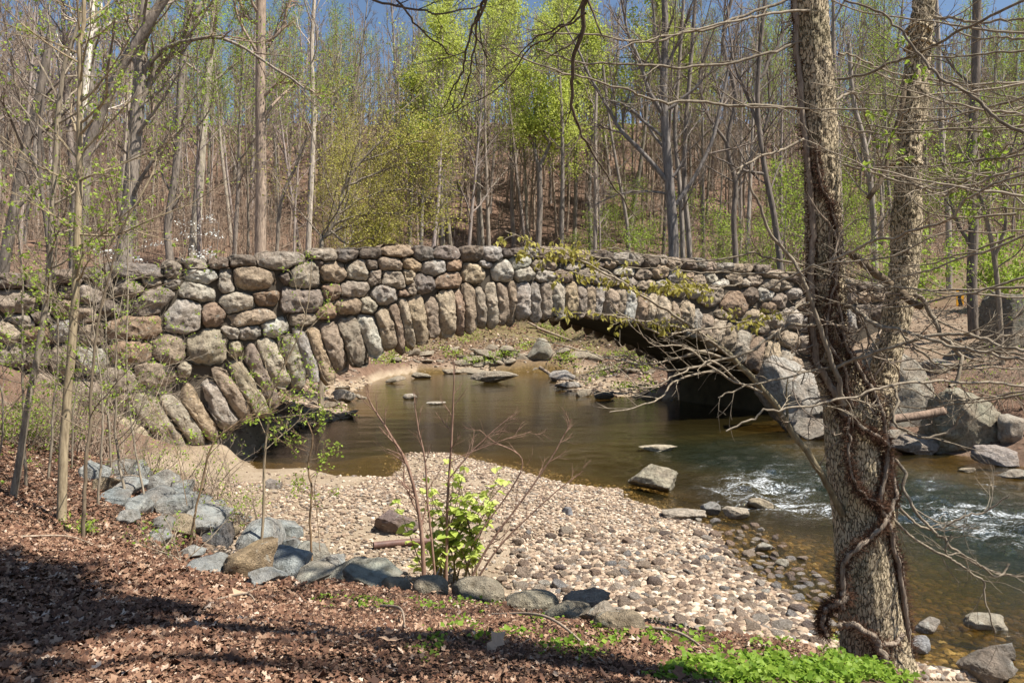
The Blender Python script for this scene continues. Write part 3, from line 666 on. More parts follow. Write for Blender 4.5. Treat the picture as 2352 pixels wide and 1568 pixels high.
rk = [('wedge shaped grey boulder standing at the edge of the gravel bar', 1512, 1098, 134, 66, (0.40, 0.365, 0.27), 11, .8),
      ('pale flat slab breaking the water surface upstream of the wedge boulder', 1518, 1029, 106, 14, (0.55, 0.49, 0.36), 12, .35),
      ('purple brown boulder half buried in the gravel beside the rusty pipe', 902, 1204, 112, 62, (0.22, 0.165, 0.15), 13, .9),
      ('large pale grey boulder leaning against the right bridge abutment', 1840, 895, 160, 195, (0.41, 0.385, 0.335), 14, .8),
      ('long grey boulder behind the twin trunk on the far bank', 2085, 885, 250, 190, (0.36, 0.335, 0.27), 15, .7),
      ('huge olive grey boulder on the far bank right of the trunk', 2245, 960, 240, 165, (0.34, 0.32, 0.235), 16, .7),
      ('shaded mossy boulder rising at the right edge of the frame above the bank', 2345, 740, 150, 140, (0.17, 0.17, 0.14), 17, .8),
      ('pinkish grey flat block at the waterline on the right edge', 2320, 1046, 110, 52, (0.40, 0.36, 0.33), 18, .9),
      ('low flat ledge at the waterline below the olive grey boulder', 2120, 1022, 150, 42, (0.37, 0.33, 0.28), 19, .6),
      ('long flat slab lying in the creek beyond the arch', 1126, 866, 132, 26, (0.36, 0.32, 0.25), 20, .4),
      ('upright grey boulder on the far shore seen under the arch', 1240, 812, 60, 62, (0.33, 0.32, 0.26), 21, .8),
      ('flat pale rock on the point of the sandbank beyond the arch', 1292, 862, 60, 26, (0.45, 0.42, 0.38), 22, .7),
      ('bluish slab emerging at the tip of the sandbank beyond the arch', 1310, 885, 70, 16, (0.42, 0.41, 0.38), 23, .5),
      ('small flat stone left of the long slab in the creek', 1000, 924, 46, 8, (0.5, 0.47, 0.4), 24, .5),
      ('small pale stone poking out of the creek under the arch', 942, 910, 36, 12, (0.5, 0.47, 0.4), 25, .6),
      ('pale slab on the sandy shore beneath the left half of the arch', 790, 908, 70, 28, (0.44, 0.39, 0.32), 26, .7),
      ('rounded rock in the shallows left of the rapids', 1640, 1168, 62, 26, (0.33, 0.33, 0.31), 27, .7),
      ('long flat pale stone at the gravel edge left of the rapids', 1565, 1182, 130, 24, (0.46, 0.40, 0.32), 28, .45),
      ('broad tan stone at the tip of the gravel by the rapids', 1695, 1178, 80, 30, (0.46, 0.40, 0.31), 29, .6),
      ('tan topped stone splitting the rapids', 1752, 1160, 58, 24, (0.46, 0.39, 0.27), 30, .7),
      ('triangular grey stone alone in the brown shallows', 1757, 1256, 48, 20, (0.42, 0.40, 0.33), 31, .6),
      ('small pale stone in the shallows nearest the trunk', 1803, 1294, 38, 16, (0.45, 0.42, 0.34), 32, .6),
      ('grey flat rock with water spilling over it right of the trunk', 2140, 1442, 70, 30, (0.36, 0.34, 0.30), 33, .6),
      ('pale tan flat rock in the water at the lower right', 2285, 1440, 100, 34, (0.44, 0.40, 0.31), 34, .6),
      ('small blue grey stone in the water beside the trunk base', 2118, 1482, 50, 40, (0.40, 0.41, 0.42), 35, .8),
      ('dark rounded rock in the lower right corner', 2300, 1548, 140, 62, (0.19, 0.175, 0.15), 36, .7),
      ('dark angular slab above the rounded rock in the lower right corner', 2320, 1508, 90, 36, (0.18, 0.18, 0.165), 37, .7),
      ('small bluish stone on the gravel between weed and wedge boulder', 1306, 1176, 34, 20, (0.33, 0.37, 0.42), 38, .8),
      ('flat pale bedrock slab with a twig shadow in front of the gravel', 1345, 1388, 150, 46, (0.44, 0.385, 0.305), 39, .7),
      ('second flat bedrock slab nearer the tan edging stone', 1385, 1420, 120, 40, (0.42, 0.36, 0.28), 40, .7),
      ('round tan boulder left of the weed stems at the bank edge', 985, 1350, 84, 34, OLIVE, 41, .8),
      ('wide rounded boulder right of the weed stems at the bank edge', 1095, 1362, 124, 42, OLIVE, 42, .7),
      ('low mossy stone edging the bank right of the weed', 1220, 1388, 130, 34, OLIVE, 43, .6),
      ('smooth olive stone edging the bank in front of the bedrock slabs', 1310, 1412, 120, 34, OLIVE, 44, .6),
      ('brown stone at the bank edge nearest the ground cover', 1425, 1436, 120, 38, (0.33, 0.27, 0.18), 45, .7),
      ('flat brown stone partly under leaves left of the weed', 905, 1345, 70, 26, OLIVE, 46, .7),
      ('low grey ledge at the far right waterline', 2230, 1080, 60, 12, (0.36, 0.31, 0.22), 47, .5),
      ('rounded stone in the sand near the left abutment', 622, 1112, 42, 22, (0.33, 0.30, 0.27), 48, .8)]
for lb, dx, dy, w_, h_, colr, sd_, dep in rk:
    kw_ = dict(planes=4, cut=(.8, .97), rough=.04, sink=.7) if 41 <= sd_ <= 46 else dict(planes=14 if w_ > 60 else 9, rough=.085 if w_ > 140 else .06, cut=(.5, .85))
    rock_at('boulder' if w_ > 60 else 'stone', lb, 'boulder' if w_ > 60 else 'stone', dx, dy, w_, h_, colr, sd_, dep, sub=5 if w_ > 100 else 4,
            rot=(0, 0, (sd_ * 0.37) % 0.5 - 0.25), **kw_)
# riprap on the left bank
rip = [(a_, b_, c_ * 1.2, d_ * .86, e_) for a_, b_, c_, d_, e_ in [(190, 1075, 70, 60, BLUE), (250, 1070, 80, 44, BLUE), (300, 1085, 70, 50, BLUE), (215, 1110, 60, 40, RTAN), (270, 1115, 90, 40, BLUE), (345, 1105, 90, 60, BLUE), (330, 1140, 110, 46, BLUED),
       (395, 1120, 80, 60, BLUE), (250, 1140, 80, 30, BLUED), (300, 1160, 80, 40, BLUE), (370, 1160, 90, 60, BLUE), (430, 1150, 70, 50, BLUE), (440, 1195, 110, 70, BLUE), (395, 1200, 80, 60, RTAN),
       (350, 1200, 70, 44, BLUED), (480, 1180, 70, 50, BLUE), (500, 1215, 60, 60, RTAN), (480, 1232, 80, 50, (0.10, 0.105, 0.11)), (580, 1235, 150, 90, BLUE), (640, 1215, 90, 60, BLUE),
       (545, 1290, 130, 100, (0.36, 0.265, 0.155)), (655, 1255, 70, 80, BLUED), (690, 1290, 90, 60, (0.33, 0.32, 0.27)), (640, 1305, 130, 66, BLUE), (735, 1310, 110, 56, BLUE), (590, 1335, 110, 34, BLUE),
       (690, 1335, 110, 36, (0.36, 0.36, 0.30)), (790, 1318, 110, 50, (0.34, 0.34, 0.28)), (840, 1335, 120, 40, (0.38, 0.40, 0.33)), (470, 1310, 90, 24, BLUE), (430, 1275, 70, 24, BLUE), (350, 1240, 70, 24, BLUE),
       (280, 1190, 60, 26, BLUE), (730, 1275, 60, 34, RTAN), (530, 1190, 60, 36, BLUE)]]
RL = {20: 'rust streaked tan riprap boulder with a flat slanted face', 17: 'black rounded riprap rock lying on top of the pile', 18: 'largest speckled blue grey riprap boulder in the pile',
      28: 'pale green slab at the right end of the riprap', 12: 'blue grey riprap boulder just left of the black rock', 0: 'blue grey block at the top left end of the riprap', 23: 'pale angular riprap block right of the rust streaked boulder'}
for i, (dx, dy, w_, h_, colr) in enumerate(rip):
    rock_at('riprap_rock', RL.get(i, 'angular blue grey rock among the others of the riprap pile' if colr[2] > .28 and colr[0] < .37 else 'tan angular rock among the blue grey riprap'), 'rock', dx, dy, w_, h_, colr, 100 + i, 1.15, rot=((i * 1.3 % .5) - .1, (i * 2.1 % .5) - .25, i * 1.7 % .8 - .4), group='riprap rocks on the left bank', sub=4, planes=16, rough=.075, cut=(.42, .8), sink=.75)
# slabs on the far shore, seen through the arch
far_slabs = [(1085, 825, 80, 20), (1130, 818, 60, 18), (1060, 836, 60, 16), (1105, 840, 70, 14), (1160, 832, 66, 18), (1195, 828, 60, 22), (1180, 846, 80, 12), (1040, 852, 60, 12), (1085, 852, 70, 12),
             (1125, 800, 40, 14), (1165, 806, 46, 18), (960, 862, 60, 14), (900, 872, 60, 16), (1330, 815, 60, 20), (1370, 822, 50, 20), (760, 930, 60, 16), (730, 890, 50, 20), (700, 948, 60, 12)]
for i, (dx, dy, w_, h_) in enumerate(far_slabs):
    rock_at('flat_rock', 'tilted grey brown slab on the far shore seen under the arch' if i not in (13, 14) else 'pale block among driftwood on the far shore under the arch', 'rock', dx, dy, w_, h_, np.array((0.30, 0.265, 0.20)) * (0.9 + 0.05 * (i % 5)), 200 + i, .7, rot=(0.1, (i % 3 - 1) * .14, i * .9 % .6 - .3), group='rocks on the far shore', sub=3, planes=14, rough=.05, cut=(.45, .85))
rng = np.random.default_rng(44)
for i in range(46):
    if i < 26: dx, dy = rng.uniform(900, 1290), rng.uniform(795, 852)
    elif i < 36: dx, dy = rng.uniform(590, 830), rng.uniform(880, 950)
    else: dx, dy = rng.uniform(1290, 1500), rng.uniform(800, 915)
    w_ = rng.uniform(22, 60)
    rock_at('flat_rock', 'tilted grey brown slab on the far shore seen under the arch', 'rock', dx, dy, w_, w_ * rng.uniform(.2, .5), np.array((0.31, 0.27, 0.205)) * rng.uniform(.75, 1.25), 400 + i, .8, rot=(rng.normal(0, .15), rng.normal(0, .15), rng.uniform(-.6, .6)), group='rocks on the far shore', sub=3, planes=14, rough=.07, cut=(.42, .85))
for lb, dx, dy, w_, h_, sd_ in (('grey ledge under the leaning boulder at the right abutment', 1900, 985, 120, 50, 1), ('stacked pale ledge behind the trunk at the waterline', 2075, 1000, 110, 36, 2), ('angular grey block wedged between the two big right boulders', 2150, 930, 110, 90, 3), ('brown slab lying on the bank above the right boulders', 2180, 840, 120, 44, 4), ('grey block at the right edge behind the olive boulder', 2350, 985, 90, 70, 5), ('small ledge at the water below the right edge block', 2352, 1090, 80, 24, 6)):
    rock_at('boulder', lb, 'boulder', dx, dy, w_, h_, np.array((0.36, 0.325, 0.265)) * (0.85 + .06 * sd_), 470 + sd_, .8, rot=(.1, .08 * (sd_ % 3 - 1), .3 * (sd_ % 3 - 1)), sub=4, planes=16, rough=.08, cut=(.42, .8))
# cobbles in the right and near part of the bar: individuals
rng = np.random.default_rng(21)
PCOL = np.array([(0.30, 0.22, 0.17), (0.42, 0.33, 0.25), (0.50, 0.42, 0.33), (0.34, 0.33, 0.32), (0.20, 0.16, 0.145), (0.45, 0.35, 0.27), (0.37, 0.26, 0.195), (0.55, 0.49, 0.42)])
cobm = []
for k in range(14):
    V, T = rock_arrays((1, rng.uniform(.65, .95), rng.uniform(.42, .7)), 300 + k, sub=3, planes=6, rough=.035, cut=(.6, .92))
    cobm.append(make_mesh('cobble', V, None, T, [M['stone']]))
COBG = 'cobbles on the near side of the gravel bar'
nco = 0; taken = []
while nco < 295:
    dx, dy = rng.uniform(1130, 1960), rng.uniform(1215, 1530)
    if nco > 225: dx, dy = rng.uniform(1600, 1980), rng.uniform(1190, 1500)
    if dy > 1365 + (dx - 1130) * 0.20: continue
    if rng.random() > sstep(1150, 1400, dy) * .8 + .2: continue
    P = hit(dx, dy, 6.5)
    if nco > 225 and not -1.1 < river_sd(P[0], P[1]) < .15: continue
    if river_sd(P[0], P[1]) < -1.3 or P[1] < 7.6 or P[2] > -3.2: continue
    s = rng.uniform(.12, .25) * (1 if rng.random() > .1 else 1.4)
    if any((P[0] - a) ** 2 + (P[1] - b) ** 2 < (.40 * (s + c_)) ** 2 for a, b, c_ in taken): continue
    taken.append((P[0], P[1], s))
    o = link('cobble', cobm[nco % 14], None, (P[0], P[1], max(gz(P[0], P[1]) + s * .14, WATER - s * rng.uniform(-.02, .2)) if river_sd(P[0], P[1]) < 0 else gz(P[0], P[1]) + s * .14)); o.scale = (s, s, s)
    o.rotation_euler = (rng.normal(0, .25), rng.normal(0, .25), rng.uniform(0, 6.28)); o.color = (*np.clip(PCOL[rng.integers(8)] * rng.uniform(.8, 1.2), .02, .62), 1)
    wet = river_sd(P[0], P[1]) < 0
    tag(o, 'rounded river cobble lying half under water at the gravel edge' if wet else 'rounded river cobble lying on the near part of the gravel bar', 'cobble', COBG); nco += 1
# the rest of the gravel, past counting
rng = np.random.default_rng(22)
Nn = 110000
X = rng.uniform(-7.6, 6.5, Nn); Y = 8 + 14 * rng.random(Nn) ** 1.35
d = river_sd(X, Y); z = ground_z(X, Y)
ok = (d > -1.6) & (z < -3.3) & (rng.random(Nn) < np.where(d < 0, .55 * np.exp(d / .8), 1)) & (rng.random(Nn) < np.where(d > 0, .62 + .5 * sstep(-1.5, 2, X), 1)) & ~((X < -3.4) & (Y > 15.8) & (rng.random(Nn) < .93)) & (rng.random(Nn) < sstep(-7.8, -4, X) * .8 + .2) & ((lattice(X * .8, Y * .8, 41) < .12) | (rng.random(Nn) < .25) | (X > 0))
X, Y, z = X[ok], Y[ok], z[ok]; n = len(X)
size = (0.016 + 0.014 * rng.random(n) + 0.034 * rng.random(n) ** 3 + 0.036 * sstep(-2, 3, X) * sstep(15, 10, Y) * rng.random(n)) * 1.0
B0, T0 = ICO[1]
sc = size[:, None] * np.stack([np.ones(n), rng.uniform(.6, 1, n), rng.uniform(.4, .75, n)], 1)
a = rng.uniform(0, 6.28, n)[:, None]
L = B0[None] * sc[:, None, :] * rng.uniform(.8, 1.2, (n, len(B0), 1))
VX = L[..., 0] * np.cos(a) - L[..., 1] * np.sin(a) + X[:, None]; VY = L[..., 0] * np.sin(a) + L[..., 1] * np.cos(a) + Y[:, None]; VZ = L[..., 2] + (z + size * .25)[:, None]
xs = np.concatenate([rng.uniform(-15, -6, 5200), rng.uniform(1.5, 12, 4200), rng.uniform(-11, 9, 4500)]); ys = np.concatenate([rng.uniform(21, 46, 5200), rng.uniform(36, 56, 4200), 55 + 9 * rng.random(4500) ** 1.5]); dd = river_sd(xs, ys); zz = ground_z(xs, ys)
kk = (dd > -.25) & (zz < np.where(ys > 54, -1.2, -2.2)); xs, ys, zz = xs[kk], ys[kk], zz[kk]; m_ = len(xs); s2 = .03 + .16 * rng.random(m_) ** 4; a2 = rng.uniform(0, 6.28, m_)[:, None]
L2 = B0[None] * s2[:, None, None] * rng.uniform(.6, 1.2, (m_, len(B0), 1)) * np.array([1, .8, .5])
VX = np.concatenate([VX, L2[..., 0] * np.cos(a2) - L2[..., 1] * np.sin(a2) + xs[:, None]]); VY = np.concatenate([VY, L2[..., 0] * np.sin(a2) + L2[..., 1] * np.cos(a2) + ys[:, None]]); VZ = np.concatenate([VZ, L2[..., 2] + (zz + s2 * .2)[:, None]]); n += m_
V = np.stack([VX, VY, VZ], -1).reshape(-1, 3); T = (T0[None] + (np.arange(n) * len(B0))[:, None, None]).reshape(-1, 3)
tag(link('gravel', make_mesh('gravel', V, None, T, [M['pebble']], False)), 'pale pebbles and gravel covering the bar in the creek', 'gravel', None, 'stuff')
# the riverbed stones in the shallows at the lower right
X = rng.uniform(3.4, 9.5, 5000); Y = rng.uniform(6.8, 15, 5000); d = river_sd(X, Y); ok = d < -.05; X, Y = X[ok], Y[ok]; z = ground_z(X, Y); n = len(X)
size = rng.uniform(.04, .13, n); a = rng.uniform(0, 6.28, n)[:, None]
L = B0[None] * (size[:, None] * np.stack([np.ones(n), rng.uniform(.6, 1, n), rng.uniform(.3, .5, n)], 1))[:, None, :]
V = np.stack([L[..., 0] * np.cos(a) - L[..., 1] * np.sin(a) + X[:, None], L[..., 0] * np.sin(a) + L[..., 1] * np.cos(a) + Y[:, None], L[..., 2] + z[:, None]], -1).reshape(-1, 3)
M['bedstone'] = island_material('bed_stone', [(0.0, (0.04, 0.03, 0.018)), (0.6, (0.10, 0.068, 0.036)), (0.85, (0.2, 0.12, 0.05)), (1.0, (0.28, 0.22, 0.14))], .7, 12)
tag(link('riverbed_stones', make_mesh('riverbed_stones', V, None, (T0[None] + (np.arange(n) * len(B0))[:, None, None]).reshape(-1, 3), [M['bedstone']], True)), 'brown stones on the creek bed under clear shallow water', 'stones', None, 'stuff')

# ------------------------------------------------------------------ leaf litter and ground cover
def leaf_sheet(X, Y, size, rng, lift, aspect=.75, tilt=.35, curl=.35):
    n = len(X); z = ground_z(X, Y) + lift
    a = rng.uniform(0, 6.28, n); nx, ny = rng.normal(0, tilt, n), rng.normal(0, tilt, n)
    # leaf outline: 8 points around a folded midrib, lobed
    prof = np.array([(0, 0, 0), (.22, .30, 1), (.40, .20, .6), (.58, .50, 1), (.72, .22, .5), (1, 0, 0.2), (.72, -.22, .5), (.58, -.50, 1), (.40, -.20, .6), (.22, -.30, 1)])
    u = (prof[None, :, 0] - .5) * size[:, None]; v = prof[None, :, 1] * size[:, None] * aspect * rng.uniform(.7, 1.2, n)[:, None]
    w_ = prof[None, :, 2] * size[:, None] * (curl * rng.uniform(-.3, 1, n))[:, None] + (prof[None, :, 0] - .5) ** 2 * size[:, None] * rng.uniform(-.6, 1.0, n)[:, None]
    x = u * np.cos(a)[:, None] - v * np.sin(a)[:, None]; y = u * np.sin(a)[:, None] + v * np.cos(a)[:, None]
    V = np.stack([X[:, None] + x, Y[:, None] + y, z[:, None] + w_ + x * nx[:, None] + y * ny[:, None]], -1).reshape(-1, 3)
    t = np.array([(0, 1, 9), (1, 2, 9), (2, 8, 9), (2, 3, 8), (3, 4, 8), (4, 7, 8), (4, 6, 7), (4, 5, 6)])
    T = (t[None] + (np.arange(n) * 10)[:, None, None]).reshape(-1, 3)
    return V, T
rng = np.random.default_rng(31)
n = 190000
Y = 2.4 + 12 * rng.random(n) ** 1.7; X = rng.uniform(-1.0, 1, n) * (Y * .82) - .2
z = ground_z(X, Y); d = river_sd(X, Y)
ok = (z > -3.25) & (d > .3) & ~((X > 0.2) & (Y < 5.0) & (lattice(X * 2, Y * 2, 12) > .0) & (X > 1.0))
X, Y = X[ok], Y[ok]; n = len(X)
# right and centre of the bank: broken small litter; left: whole leaves
big = sstep(-.5, -2.5, X)
size = (0.012 + 0.026 * rng.random(n)) * (1 - big) + (0.034 + .045 * rng.random(n)) * big
size = np.where(rng.random(n) < .008, .085, size)
V, T = leaf_sheet(X, Y, size, rng, rng.uniform(.005, .035, n))
tag(link('leaf_litter', make_mesh('leaf_litter', V, None, T, [M['litter']], False)), 'brown dry leaf litter covering the near bank', 'leaf litter', None, 'stuff')
rng = np.random.default_rng(32); n = 9000
X = rng.uniform(12, 27, n); Y = rng.uniform(20, 41, n); X[6500:] = rng.uniform(-11, 9, 2500); Y[6500:] = rng.uniform(57, 70, 2500); ok = (river_sd(X, Y) > .6) & (((np.stack([X, Y], 1) - BL) @ NRM > .5) | (X > 20) | (Y > 50)); X, Y = X[ok], Y[ok]; n = len(X)
V, T = leaf_sheet(X, Y, rng.uniform(.06, .16, n) * np.where(Y > 50, 2, 1), rng, rng.uniform(.01, .05, n))
tag(link('leaf_litter', make_mesh('leaf_litter', V, None, T, [M['litter']], False)), 'dry leaves and litter on the dirt of the far banks', 'leaf litter', None, 'stuff')
# single pale leaves one can point to
for lb, dx, dy, sz in (('pale tan leaf lying flat left of the bank centre', 795, 1410, .13), ('curled pale leaf near the bottom of the bank', 898, 1500, .14), ('large lobed oak leaf lying at the left riprap edge', 548, 1385, .2),
                       ('big pale oak leaf standing up left of the riprap', 232, 1275, .24), ('orange brown leaf beside the round boulder by the weed', 1000, 1368, .15), ('curled brown leaf in the lower middle of the bank', 1140, 1502, .14)):
    P = hit(dx, dy); r2 = np.random.default_rng(int(dx))
    V, T = leaf_sheet(np.array([0.0]), np.array([0.0]), np.array([sz]), r2, 0, tilt=.3, curl=.4)
    V[:, 2] -= gz(0, 0)
    o = link('dry_leaf', make_mesh('dry_leaf', V, None, T, [N('pale_leaf_%d' % dx).finish((0.42, 0.28, 0.18), .7)], False), None, (P[0], P[1], P[2] + .05))
    tag(o, lb, 'leaf')
# green ground cover
rng = np.random.default_rng(33); tb = TB()
pts = []
def cover(dx0, dx1, dy0, dy1, n, f):
    for _ in range(n):
        dx, dy = rng.uniform(dx0, dx1), rng.uniform(dy0, dy1)
        if f(dx, dy): pts.append(hit(dx, dy))
edge = lambda dx: 1568 - 75 * sstep(1480, 1800, dx) - 0 * dx
cover(1400, 2090, 1475, 1568, 1250, lambda x, y: y - 46 * float(lattice(np.array([x / 38.]), np.array([y / 13.]), 71)[0]) > np.interp(x, [1400, 1480, 1600, 1750, 1900, 1950, 2010, 2090], [1585, 1560, 1530, 1532, 1526, 1505, 1515, 1575]))
cover(1900, 2010, 1470, 1540, 160, lambda x, y: True)
cover(1380, 1900, 1450, 1510, 60, lambda x, y: rng.random() < .5)
for cx_, cy_, sx_, sy_, n_ in ((850, 1392, 30, 8, 40), (760, 1380, 12, 5, 14), (985, 1392, 24, 6, 22), (1115, 1378, 34, 10, 70), (1045, 1448, 30, 8, 30), (1130, 1470, 20, 6, 18), (1010, 1475, 20, 6, 14), (1215, 1465, 20, 6, 20), (1000, 1500, 16, 5, 14), (1280, 1490, 30, 10, 30), (1230, 1430, 20, 5, 16), (1430, 1450, 40, 10, 50), (1330, 1500, 30, 10, 25), (1500, 1470, 40, 8, 40),(330, 1200, 20, 8, 14), (430, 1180, 20, 8, 12), (90, 1060, 60, 30, 40), (60, 1000, 50, 30, 60)):
    for _ in range(max(4, n_ // 3)):
        dx, dy = rng.normal(cx_, sx_), rng.normal(cy_, sy_)
        if dx < -60: continue
        pts.append(hit(dx, dy))
pts = np.array(pts); P = np.repeat(pts, 10, 0) + np.stack([rng.normal(0, .035, len(pts) * 10), rng.normal(0, .035, len(pts) * 10), rng.uniform(.005, .04, len(pts) * 10)], -1)
tb.leaves(P, .034, rng, droop=-.15, aspect=.95, flat=.5)
tb.build('ground_cover', [M['leaf_cover']]); tag(bpy.data.objects['ground_cover'], 'bright green low ground cover along the near bank', 'ground cover', None, 'stuff')

# ------------------------------------------------------------------ trees
def grow_path(rng, p, d, L, n, wander, lift):
    P = [np.array(p, float)]; d = nrm(np.array(d, float))
    for _ in range(n):
        d = nrm(d + rng.normal(0, wander, 3) + np.array([0, 0, lift])); P.append(P[-1] + d * L / n)
    return np.array(P)
def ramify(tb, P, R, rng, n, L, depth, t0=.2, spread=.9, lift=.12, wander=.16, sides=4, ends=None, rmin=.004, taper=.5):
    """side shoots along a branch, recursive"""
    Tn = np.gradient(P, axis=0)
    for i in range(n):
        t = t0 + (1 - t0) * (i + rng.random()) / n
        f = t * (len(P) - 1); k = min(int(f), len(P) - 2); q = f - k
        p = P[k] * (1 - q) + P[k + 1] * q; r = R[k] * (1 - q) + R[k + 1] * q
        d = nrm(Tn[k]); o = rng.normal(size=3); o = nrm(o - d * (o @ d))
        dd = nrm(d + o * spread * rng.uniform(.6, 1.3))
        l = L * rng.uniform(.5, 1.15) * (1.15 - .55 * t)
        ns = 5 if depth > 1 else 3
        Q = grow_path(rng, p, dd, l, ns, wander, lift)
        r0 = max(min(r * taper * 1.25, r * .9), rmin); rr = np.linspace(r0, max(r0 * .3, rmin * .5), ns + 1)
        tb.tube(Q, rr, sides if depth > 1 else 3)
        if depth > 1: ramify(tb, Q, rr, rng, max(2, int(n * .75)), L * .48, depth - 1, .25, spread, lift, wander, 3, ends, rmin, taper)
        elif ends is not None: ends.append(Q[1]); ends.append(Q[2]); ends.append(Q[-1])

def proto(seed, H, r0, t0, nl, limb, ang, fork=0, sub=(8, 6), wob=.02, lift=.06, rmin=.012):
    """a forest tree: trunk tubes, crown tubes, twig ends"""
    rng = np.random.default_rng(seed); tr, cr, ends = TB(), TB(), []
    n = 14; P = grow_path(rng, (0, 0, -.5), (rng.normal(0, .05), rng.normal(0, .05), 1), H + .5, n, wob, .02)
    t = np.linspace(0, 1, n + 1); R = r0 * (1 - .85 * t ** 1.1); R[0] *= 1.35; R[1] *= 1.02
    tr.tube(P, R, 9)
    for i in range(nl):
        f = (i + rng.random()) / nl; tt = t0 + (.97 - t0) * f
        k = min(int(tt * n), n - 1); q = tt * n - k; p = P[k] * (1 - q) + P[k + 1] * q; r = R[k] * (1 - q) + R[k + 1] * q
        az = i * 2.4 + rng.normal(0, .4); an = ang * rng.uniform(.7, 1.3) * (1.1 - .5 * f)
        d = np.array([math.sin(an) * math.cos(az), math.sin(an) * math.sin(az), math.cos(an)])
        l = limb * (1.1 - .75 * f) * rng.uniform(.6, 1.2)
        Q = grow_path(rng, p, d, l, 7, .12, lift); rr = np.linspace(r * rng.uniform(.35, .6), .012, 8)
        (tr if i < nl * .6 else cr).tube(Q, rr, 6)
        ramify(cr, Q, rr, rng, sub[0], l * .42, 2, .15, .8, .10, .16, 4, ends, rmin)
    return tr, cr, np.array(ends)
def far_leaves(ends, rng, per, size, jit):
    P = np.repeat(ends, per, 0); P = P + rng.normal(0, jit, P.shape)
    t = TB(); t.leaves(P, size, rng); return t
def merge(a, b):
    """branch tubes of a, leaves of b -> one mesh with two materials"""
    Va, Qa, _ = a.arrays(); Vb, _, Tb = b.arrays()
    return np.concatenate([Va, Vb]), Qa, Tb + len(Va)
PROTO = []
specs = []
for s in range(5): specs.append(('tall', 40 + s, 24 + 2.0 * (s % 3), .21 + .03 * s, .38, 17, 5.5, .75, None))
for s in range(3): specs.append(('slim', 50 + s, 17 + 1.5 * s, .11, .35, 13, 3.2, .7, None))
for s in range(3): specs.append(('bright', 60 + s, 23 + 2 * s, .24, .45, 17, 6.0, .75, ('leaf_bright', 2, .24, .40)))
for s in range(2): specs.append(('yellow', 70 + s, 13 + s, .13, .12, 18, 5.0, 1.05, ('leaf_yellow', 2, .12, .45)))
for s in range(3): specs.append(('budding', 80 + s, 20 + 2 * s, .18, .36, 15, 4.6, .75, ('leaf_mid', 1, .13, .4)))
for s in range(3): specs.append(('brush', 90 + s, 6 + s, .05, .1, 13, 2.2, .8, None))
for s in range(2): specs.append(('lowgreen', 95 + s, 7 + s, .06, .1, 14, 3.0, 1.0, ('leaf_mid', 1, .13, .35)))
for kind, sd_, H, r0, t0, nl, limb, ang, lf in specs:
    tr, cr, ends = proto(sd_, H, r0, t0, nl, limb, ang)
    rg = np.random.default_rng(sd_)
    tm = make_mesh('trunk', *tr.arrays()[:2], None, [M['bark']])
    if lf:
        V, Q, T = merge(cr, far_leaves(ends, rg, lf[1], lf[2], lf[3]))
        cmesh = make_mesh('crown', V, Q, T, [M['twig'], M[lf[0]]], False, 0, 1)
    else: cmesh = make_mesh('crown', *cr.arrays()[:2], None, [M['twig']])
    PROTO.append((kind, tm, cmesh, tr, cr))
def plant_tree(kind, x, y, s, rz, label, group, shade, rng):
    c = [p for p in PROTO if p[0] == kind]; p = c[int(rng.integers(len(c)))]
    e = empty({'brush': 'sapling', 'lowgreen': 'sapling'}.get(kind, 'forest_tree'), (x, y, gz(x, y))); e.scale = (s, s, s * rng.uniform(.95, 1.1)); e.rotation_euler = (rng.normal(0, .03), rng.normal(0, .03), rz)
    tag(e, label, 'sapling' if kind in ('brush', 'lowgreen') else 'tree', group)
    for nm, me in (('trunk', p[1]), ('crown', p[2])):
        o = link(nm, me, e); o.color = (*shade, 1)
    return e
rng = np.random.default_rng(77)
placed = []
KIND_WORDS = {'tall': 'tall bare grey tree', 'slim': 'slender bare tree', 'bright': 'tall tree in bright spring green leaf', 'yellow': 'low spreading tree with yellow green leaf haze', 'budding': 'tall grey tree just coming into leaf',
              'brush': 'thin bare sapling', 'lowgreen': 'small sapling with fresh green leaves'}
def zone_words(pxx, y):
    side = 'behind the left bridge end' if pxx < 330 else ('behind the bridge crown' if pxx < 690 else 'behind the right bridge end')
    return ('low on the slope ' if y < 72 else 'high on the hillside ') + side
def scatter(n, y0, y1, pick, pw=1.0, gap=1.6, p0=-90, p1=1114, taken_ok=None):
    k = 0; tries = 0
    while k < n and tries < 20000:
        tries += 1
        y = y0 + (y1 - y0) * rng.random() ** pw; pp = rng.uniform(p0, p1); x = (pp - 512) / F * y
        if river_sd(np.array([x]), np.array([y]))[0] < (8.5 if 330 < pp < 640 else 1.6): continue
        rel = np.array([x, y]) - BL; ww = rel @ NRM; uu = rel @ EU
        if ww > -WIDTH - 3.5: continue
        if any((x - a) ** 2 + (y - b) ** 2 < gap ** 2 for a, b in placed): continue
        kind = pick(pp, y)
        if kind is None: continue
        placed.append((x, y)); g = rng.uniform(.7, 1.25); sh_ = np.array([1, rng.uniform(.93, 1.0), rng.uniform(.86, .99)]) * g
        plant_tree(kind, x, y, rng.uniform(.85, 1.2), rng.uniform(0, 6.28), KIND_WORDS[kind] + ' ' + zone_words(pp, y), KIND_WORDS[kind] + 's on the hillside', sh_, rng); k += 1
def pick_main(pp, y):
    r = rng.random()
    if 385 < pp < 700 and y > 62: return 'bright' if r < .50 else ('tall' if r < .72 else ('slim' if r < .9 else 'budding'))
    if 120 < pp < 400 and r < .42: return 'budding'
    if pp > 690 and r < .4: return 'budding'
    return 'tall' if r < .58 else 'slim'
scatter(140, 44, 92, pick_main, 1.0, 2.0)
scatter(110, 86, 124, pick_main, 1.0, 1.7)
